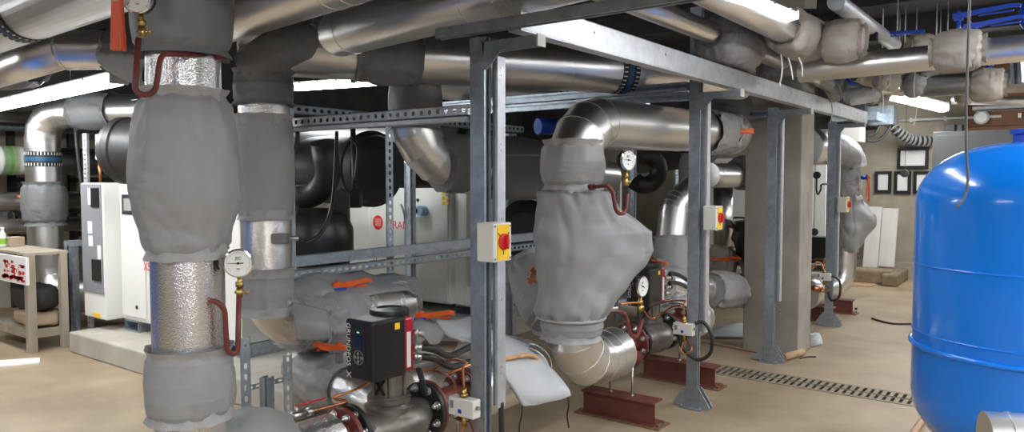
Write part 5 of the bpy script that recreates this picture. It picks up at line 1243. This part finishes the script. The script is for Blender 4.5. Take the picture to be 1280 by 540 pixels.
# grey cabinet
t = thing('electrical_cabinet', (-1.2, 12.0, 0), 'tall grey cabinet standing behind the blue vessel', 'cabinet')
zt = OZ(1160, 371, 0); hz = OY(1165, 165, 11.81).z
MB().box2((-1.57, 11.81, .12), (-.45, 12.35, hz)).build('body', M['cab'], t, bevel=.008)
MB().box2((-1.54, 11.83, 0), (-.48, 12.33, .12)).build('plinth', M['black'], t)
MB().box2((-1.53, 11.79, .16), (-.49, 11.815, hz - .05)).build('door', M['cab'], t, bevel=.006)

# ------------------------------------------------------------------ blue vessel
def vessel(cx, cy, label, detail=True):
    t = thing('pressure_vessel', (cx, cy, 0), label, 'pressure vessel', 'blue pressure vessels')
    r = .50
    prof = [(.0001, .36), (.2, .365), (.34, .39), (.43, .44), (.485, .53), (r, .62), (r, 1.54)]
    n = 12; zt_, zs = 1.825, 1.54
    for k in range(1, n + 1):
        a = PI / 2 * k / n; prof.append((max(.0001, r * math.cos(a) ** .78), zs + (zt_ - zs) * math.sin(a)))
    F = MB(); F.lathe((cx, cy, 0), (0, 0, 1), [(q, z) for q, z in prof], 72, False)
    F.sharp = []
    b_ = F.build('shell', M['blue'], t)
    m = MB(); m.torus((cx, cy, .86), (0, 0, 1), r + .004, .013, 72, 10); m.build('rolled_bead', M['blue'], t)
    m = MB()
    for z in (.925, 1.245): m.torus((cx, cy, z), (0, 0, 1), r, .005, 72, 8)
    m.build('weld_seam', M['blue'], t)
    m = MB(); m.lathe((cx, cy, zt_ - .03), (0, 0, 1), [(.11, 0), (.105, .06), (.12, .065), (.12, .085), (.10, .088), (.10, .05)], 32); m.build('top_collar', M['bluev'], t)
    for k in range(3):
        a = 2 * PI * k / 3 + .5; m = MB(); m.sweep([(cx + math.cos(a) * .36, cy + math.sin(a) * .36, .45), (cx + math.cos(a) * .40, cy + math.sin(a) * .40, .0)], .035, 16); m.cyl((cx + math.cos(a) * .40, cy + math.sin(a) * .40, 0), (cx + math.cos(a) * .40, cy + math.sin(a) * .40, .012), .07)
        m.build('leg', M['blue'], t)
    return t
vc = P(1296, 300, 3.45)
vessel(vc.x, vc.y, 'large glossy blue pressure vessel at the right edge')
vessel(.9, -2.2, 'unseen blue pressure vessel added behind the viewpoint for reflections')  # out of view, added to give the pipes blue reflections
vessel(-4.7, .5, 'unseen blue pressure vessel added at left to mirror in the foreground foil riser')  # out of view, added for the blue edge on the foil riser
# silver pipe at the lower right corner
pa = P(1232, 558, 2.55); dr_ = (RT * .93 - FW * .30 + V((0, 0, .02))).normalized()
pipe('clad_pipe', 'silver clad pipe end at the lower right corner before the blue vessel', [pa, pa + dr_ * 1.2], .118, 'alu', seams=((0, .06), (0, .8)))
m = MB(); m.sweep(spline([OZ(1170, 512, .03), OZ(1158, 520, .025), OZ(1140, 545, .025), OZ(1128, 575, .025)], 6), .022, 12); tag(m.build('hose', M['hose']), 'tan hose on the floor beside the blue vessel', 'hose')

# ------------------------------------------------------------------ far left bench and clutter
bl = OZ(40, 441, 0)
t = thing('work_bench', bl, 'weathered wooden bench at the left edge loaded with sacks', 'bench')
bx, by = bl.x, bl.y
zb = lambda py: OY(38, py, by).z
ptop = zb(320)
m = MB(); m.box2((bx - .035, by - .035, 0), (bx + .035, by + .04, zb(318))); m.build('leg', M['wood'], t)
m = MB(); m.box2((bx - .035 - 1.0, by - .03, 0), (bx + .035 - 1.0, by + .04, zb(318))); m.build('leg', M['wood'], t)
for k in (0, 1):
    m = MB(); m.box2((bx - .035 - k * 1.0, by + .26, 0), (bx + .035 - k * 1.0, by + .32, zb(318))); m.build('leg', M['wood'], t)
m = MB(); m.box2((bx - 1.05, by - .02, ptop), (bx + .02, by + .34, ptop + .025)); m.build('top', M['wood'], t)
m = MB(); m.box2((bx - 1.0, by - .01, zb(424)), (bx - .02, by + .31, zb(414))); m.build('lower_shelf', M['wood'], t)
s_ = thing('painted_sheet', (bx - .3, by - .05, zb(355)), 'white board with red paint stains hung on the bench front', 'board')
m = MB(); xr_ = OY(35, 340, by - .05).x; m.box2((xr_ - .9, by - .065, zb(355)), (xr_, by - .04, zb(321))); bd = m.build('board', M['paper'], s_)
m = MB(); rnd = random.Random(4)
for k in range(60):
    x = xr_ - .06 - rnd.random() * .5; z = zb(328) - rnd.random() * .18 if rnd.random() < .7 else zb(348); w = .01 + rnd.random() * .05; h = .004 + rnd.random() * .02
    if z < zb(353): continue
    m.add([(x - w, by - .0665, z - h * .4), (x, by - .0665, z - h), (x + w, by - .0665, z), (x + w * .5, by - .0665, z + h), (x - w * .6, by - .0665, z + h)], [(0, 1, 2, 3, 4)])
m.build('paint_stain', M['redink'], bd)
def sack(c, sx, sy_, sz, mt, name, lab, seed, grp=None):
    m = MB(); n = 18; rings = []
    for i in range(n + 1):
        a = PI * i / n; ring = []
        for j in range(2 * n):
            b_ = PI * j / n
            d = V((math.sin(a) * math.cos(b_), math.sin(a) * math.sin(b_), math.cos(a)))
            e = V([abs(q) ** .55 * (1 if q > 0 else -1) for q in d])
            q = V((e.x * sx, e.y * sy_, e.z * sz)); w = noise.noise(q * 9 + V((seed, 0, 0))) * .18 + noise.noise(q * 22 + V((seed, 3, 0))) * .06
            ring.append(V(c) + q * (1 + w))
        rings.append(ring)
    m.ringtube(rings, True, False); return tag(m.build(name, M[mt]), lab, name.replace('_', ' ') if False else 'sack', grp)
zsh = zb(414)
sack((bx - .36, by + .18, zsh + .16 + .12), .30, .14, .13, 'bags', 'sack', 'upper crumpled black sack under the bench top', 1, 'sacks under the bench')
sack((bx - .34, by + .18, zsh + .085), .28, .15, .075, 'cardboard', 'sack', 'flat brown sack on the lower bench shelf', 5, 'sacks under the bench')
t = thing('plastic_bottle', (OY(4, 320, by + .1).x, by + .1, ptop + .025), 'small clear bottle with green label on the bench', 'bottle')
bxx = OY(4, 320, by + .1).x; zt0 = ptop + .025
m = MB(); m.lathe((bxx, by + .1, zt0), (0, 0, 1), [(.03, 0), (.036, .01), (.036, .12), (.03, .14), (.014, .165), (.014, .185)], 24); m.build('body', M['clear'], t)
MB().lathe((bxx, by + .1, zt0 + .03), (0, 0, 1), [(.0365, 0), (.037, .0), (.037, .06), (.0365, .06)], 24, False).build('green_label', M['green'], t)
MB().cyl((bxx, by + .1, zt0 + .183), (bxx, by + .1, zt0 + .205), .016).build('cap', M['paper'], t)
m = MB(); c = OY(18, 311, by + .2); m.box((c.x, by + .2, ptop + .025 + .05), (.16, .14, .10)); tag(m.build('cardboard_box', M['cardboard'], bevel=.004), 'small open cardboard box on the bench', 'box')
a, b_, c, d = OZ(-30, 460, .012), OZ(49, 453, .012), OZ(50, 447, .012), OZ(-30, 452, .012)
m = MB(); m.add([a, b_, c, d] + [q - V((0, 0, .012)) for q in (a, b_, c, d)], [(0, 1, 2, 3), (7, 6, 5, 4), (0, 4, 5, 1), (1, 5, 6, 2), (2, 6, 7, 3), (3, 7, 4, 0)]); tag(m.build('white_plank', M['paper']), 'white plank lying on the floor before the bench', 'board')

# ------------------------------------------------------------------ blankets, cloths, floor clutter
def cloth(name, label, grid, mt, thick=.018, seed=0, amp=.012, cat='insulation blanket', sub=5):
    """grid: rows of corner points; smooth sheet with folds and thickness"""
    rows = [spline(r, sub) for r in grid]; cols = list(zip(*rows)); cols = [spline(list(c), sub) for c in cols]
    n = len(cols); k = len(cols[0]); so = V((seed, seed * 2, 0))
    vs = []
    for c in cols:
        for p in c: vs.append(p + V((0, 0, 1)) * (noise.noise(p * 7 + so) * amp * 1.5 + noise.noise(p * 19 + so) * amp * .5))
    fs = [(i * k + j, (i + 1) * k + j, (i + 1) * k + j + 1, i * k + j + 1) for i in range(n - 1) for j in range(k - 1)]
    m = MB(); m.add(vs, fs, True); o = m.build(name, M[mt])
    sd = o.modifiers.new('thickness', 'SOLIDIFY'); sd.thickness = thick; sd.offset = -1
    return tag(o, label, cat, 'insulation blankets')
bk = cloth('draped_blanket', 'pale grey blanket with orange stain draped over the foreground pump outlet',
  [[P(600, 416, 4.35), P(632, 424, 4.55), P(662, 436, 4.6)], [P(606, 434, 4.2), P(640, 446, 4.3), P(676, 456, 4.4)], [P(618, 455, 4.15), P(652, 468, 4.2), P(694, 474, 4.3)], [P(640, 488, 4.12), P(668, 494, 4.15), P(707, 487, 4.25)], [P(652, 507, 4.12), P(678, 500, 4.18), P(710, 490, 4.25)]], 'jacp', .035, 3, .012)
m = MB(); m.sweep(spline([P(624, 453, 4.10), P(630, 449, 4.13), P(645, 446, 4.2), P(662, 444, 4.29), P(672, 448, 4.36)], 5), .012, 8); m.build('orange_stain', M['rust'], bk)
cond('tie_cord', 'black tie cord hanging from the right corner of the pale draped blanket', [P(709, 491, 4.25), P(711, 505, 4.25), P(709, 520, 4.25), P(711, 535, 4.25)], .005, cat='cord')
cond('tie_cord', 'dark tie cord hanging at the front corner of the pale draped blanket', [P(653, 507, 4.1), P(652, 520, 4.1), P(649, 534, 4.1), P(651, 548, 4.1)], .004, cat='cord')
cloth('draped_blanket', 'large grey blanket flung over the valve under the lower perforated bar',
  [[P(404, 372, 4.42), P(404, 352, 4.5), P(402, 347, 4.75)], [P(425, 366, 4.42), P(424, 350, 4.55), P(422, 343, 4.8)], [P(455, 374, 4.45), P(458, 358, 4.6), P(460, 345, 4.9)], [P(480, 372, 4.55), P(490, 360, 4.75), P(500, 348, 5.0)], [P(500, 368, 4.65), P(514, 362, 4.75), P(520, 350, 5.0)], [P(512, 368, 4.7), P(524, 367, 4.8), P(526, 361, 4.9)]], 'jac', .02, 9, .03)
cloth('jacket_flap', 'rectangular grey flap hanging at the elbow of the second riser', [[P(366, 379, 4.0), P(388, 385, 3.96), P(409, 391, 4.0)], [P(369, 402, 3.9), P(390, 406, 3.88), P(411, 408, 3.92)], [P(372, 424, 3.92), P(392, 424, 3.9), P(413, 422, 3.94)]], 'jac', .012, 30, .006)
cloth('crumpled_cover', 'crumpled grey cover right of the foreground pump head', [[P(511, 428, 4.4), P(520, 410, 4.5), P(530, 396, 4.7)], [P(528, 434, 4.4), P(540, 412, 4.45), P(548, 402, 4.7)], [P(548, 428, 4.4), P(560, 418, 4.45), P(572, 408, 4.7)]], 'jac', .02, 12, .05)
cloth('crumpled_cover', 'pale grey cover lying left of the foreground post above the conduits', [[P(545, 406, 4.5), P(565, 402, 4.6), P(596, 396, 4.8)], [P(556, 416, 4.4), P(572, 412, 4.5), P(596, 410, 4.6)], [P(578, 428, 4.4), P(588, 430, 4.4), P(600, 430, 4.45)]], 'jacp', .02, 15, .02)
m = MB(); p0 = P(548, 432, 4.5); m.box((0, 0, 0), (.22, .14, .012), Matrix.Translation(p0) @ Matrix.Rotation(.5, 4, 'Z') @ Matrix.Rotation(.12, 4, 'X')); tag(m.build('cardboard_piece', M['cardboard']), 'tan card piece lying behind the black conduits', 'card')
t_ = P(526, 406, 4.6); lever_valve(t_, (0, 0, 1), (.75, .6, -.06), .21, 'lower orange valve lever right of the foreground pump head', h=.06, w=.03)
lever_valve(P(424, 446, 4.0), (0, 0, 1), (-.8, -.45, -.06), .14, 'orange valve lever left of the foreground pump head', neck='greyplastic', h=.05, w=.03)
# lower back pipe
pb0, pb1 = P(382, 462, 4.55), P(436, 487, 4.15); ub = (pb1 - pb0).normalized()
pipe('lower_pipe', 'brownish silver lower pipe passing behind the foreground pump', [pb0 - ub * .1, pb1 + ub * .5], .115, 'foil')
sleeve('valve_jacket', 'grey jacket on the lower pipe under the orange lever left of the pump', pb0 + ub * .05, pb1 - ub * .03, .118, .165, 'jac', 201, wr=.05, gat=.08)
pc0 = P(500, 486, 4.5); pc1 = P(594, 462, 5.2)
pipe('lower_pipe', 'embossed silver pipe right of the foreground pump neck', [pc0, pc1], .125, 'foil')
# loose things on the floor
m = MB(); m.cyl(OZ(979, 447, .035), OZ(1003, 440, .035), .035, n=14); tag(m.build('timber_offcut', M['tan']), 'round tan timber offcut at the column foot', 'timber')
cond('floor_cable', 'brown cable lying on the floor left of the column', [OZ(868, 424, .012), OZ(895, 430, .012), OZ(925, 436, .012), OZ(952, 441, .012)], .012, material='hose')
cond('floor_cable', 'dark rope end lying on the open floor near the cabinet', [OZ(1090, 398, .01), OZ(1103, 402, .01), OZ(1122, 405, .01), OZ(1160, 404, .01)], .012, material='bags')
cond('floor_cable', 'short thin cord on the floor right of the timber offcut', [OZ(1000, 448, .006), OZ(1010, 446, .006), OZ(1020, 446, .006)], .006, material='bags')
a = [OZ(884, 412, .06), OZ(910, 408, .09), OZ(940, 405, .06)]; b_ = [OZ(886, 422, .015), OZ(912, 422, .015), OZ(944, 422, .015)]
cloth('loose_cover', 'grey insulation sheet lying on the floor left of the column', [a, [(p_ + q_) / 2 + V((0, 0, .04)) for p_, q_ in zip(a, b_)], b_], 'jacp', .02, 21, .008)
a = [OZ(1011, 417, .16), OZ(1017, 416, .15), OZ(1022, 417, .10)]; b_ = [OZ(1012, 432, .01), OZ(1018, 432, .01), OZ(1028, 432, .01)]
cloth('loose_cover', 'crumpled white cover on the floor right of the column', [a, [(p_ + q_) / 2 + V((0, 0, .02)) for p_, q_ in zip(a, b_)], b_], 'jacp', .015, 25, .012)
m = MB(); m.ball(OZ(1070, 386, .012), .018, 6); tag(m.build('dark_nut', M['bags']), 'tiny dark lump on the open floor', 'debris')

# ------------------------------------------------------------------ unseen lamps added behind and beside the viewer to light the room
for i, (x, y, z, L, d) in enumerate(((.6, .4, 2.62, 2.0, 0), (.2, -2.4, 2.7, 2.0, 0), (1.25, 3.3, 2.75, 2.2, 1), (-3.2, -2.0, 2.7, 2.0, 0), (.8, 9.3, 2.75, 2.2, 1), (-6.6, .4, 2.6, 2.0, 0), (2.4, -.6, 2.7, 2.0, 1), (.5, 6.0, 2.75, 3.0, 1), (1.4, 12.4, 2.8, 2.0, 1))):
    h = V((L / 2, 0, 0)) if d == 0 else V((0, L / 2, 0))
    lamp(('unseen batten lamp nearest behind the viewer', 'unseen batten lamp farthest behind the viewer', 'unseen batten lamp added right of the blue vessel', 'unseen batten lamp behind the viewer to the left', 'unseen batten lamp added above the grey cabinet aisle', 'unseen batten lamp added over the bench side', 'unseen batten lamp behind the viewer to the right', 'unseen batten lamp added over the blue vessel', 'unseen batten lamp added near the back wall')[i], V((x, y, z)) - h, V((x, y, z)) + h, .24, .045)

w = bpy.data.worlds.new('world'); SC.world = w; w.use_nodes = True
w.node_tree.nodes['Background'].inputs['Color'].default_value = (.5, .52, .55, 1)
w.node_tree.nodes['Background'].inputs['Strength'].default_value = .01
SC.view_settings.view_transform = 'Standard'; SC.view_settings.look = 'None'; SC.view_settings.gamma = 1; SC.view_settings.use_curve_mapping = False
SC.view_settings.exposure = 0.8
SC.cycles.use_denoising = True
SC.cycles.max_bounces = 8; SC.cycles.diffuse_bounces = 4; SC.cycles.glossy_bounces = 5
SC.cycles.sample_clamp_indirect = 6.0
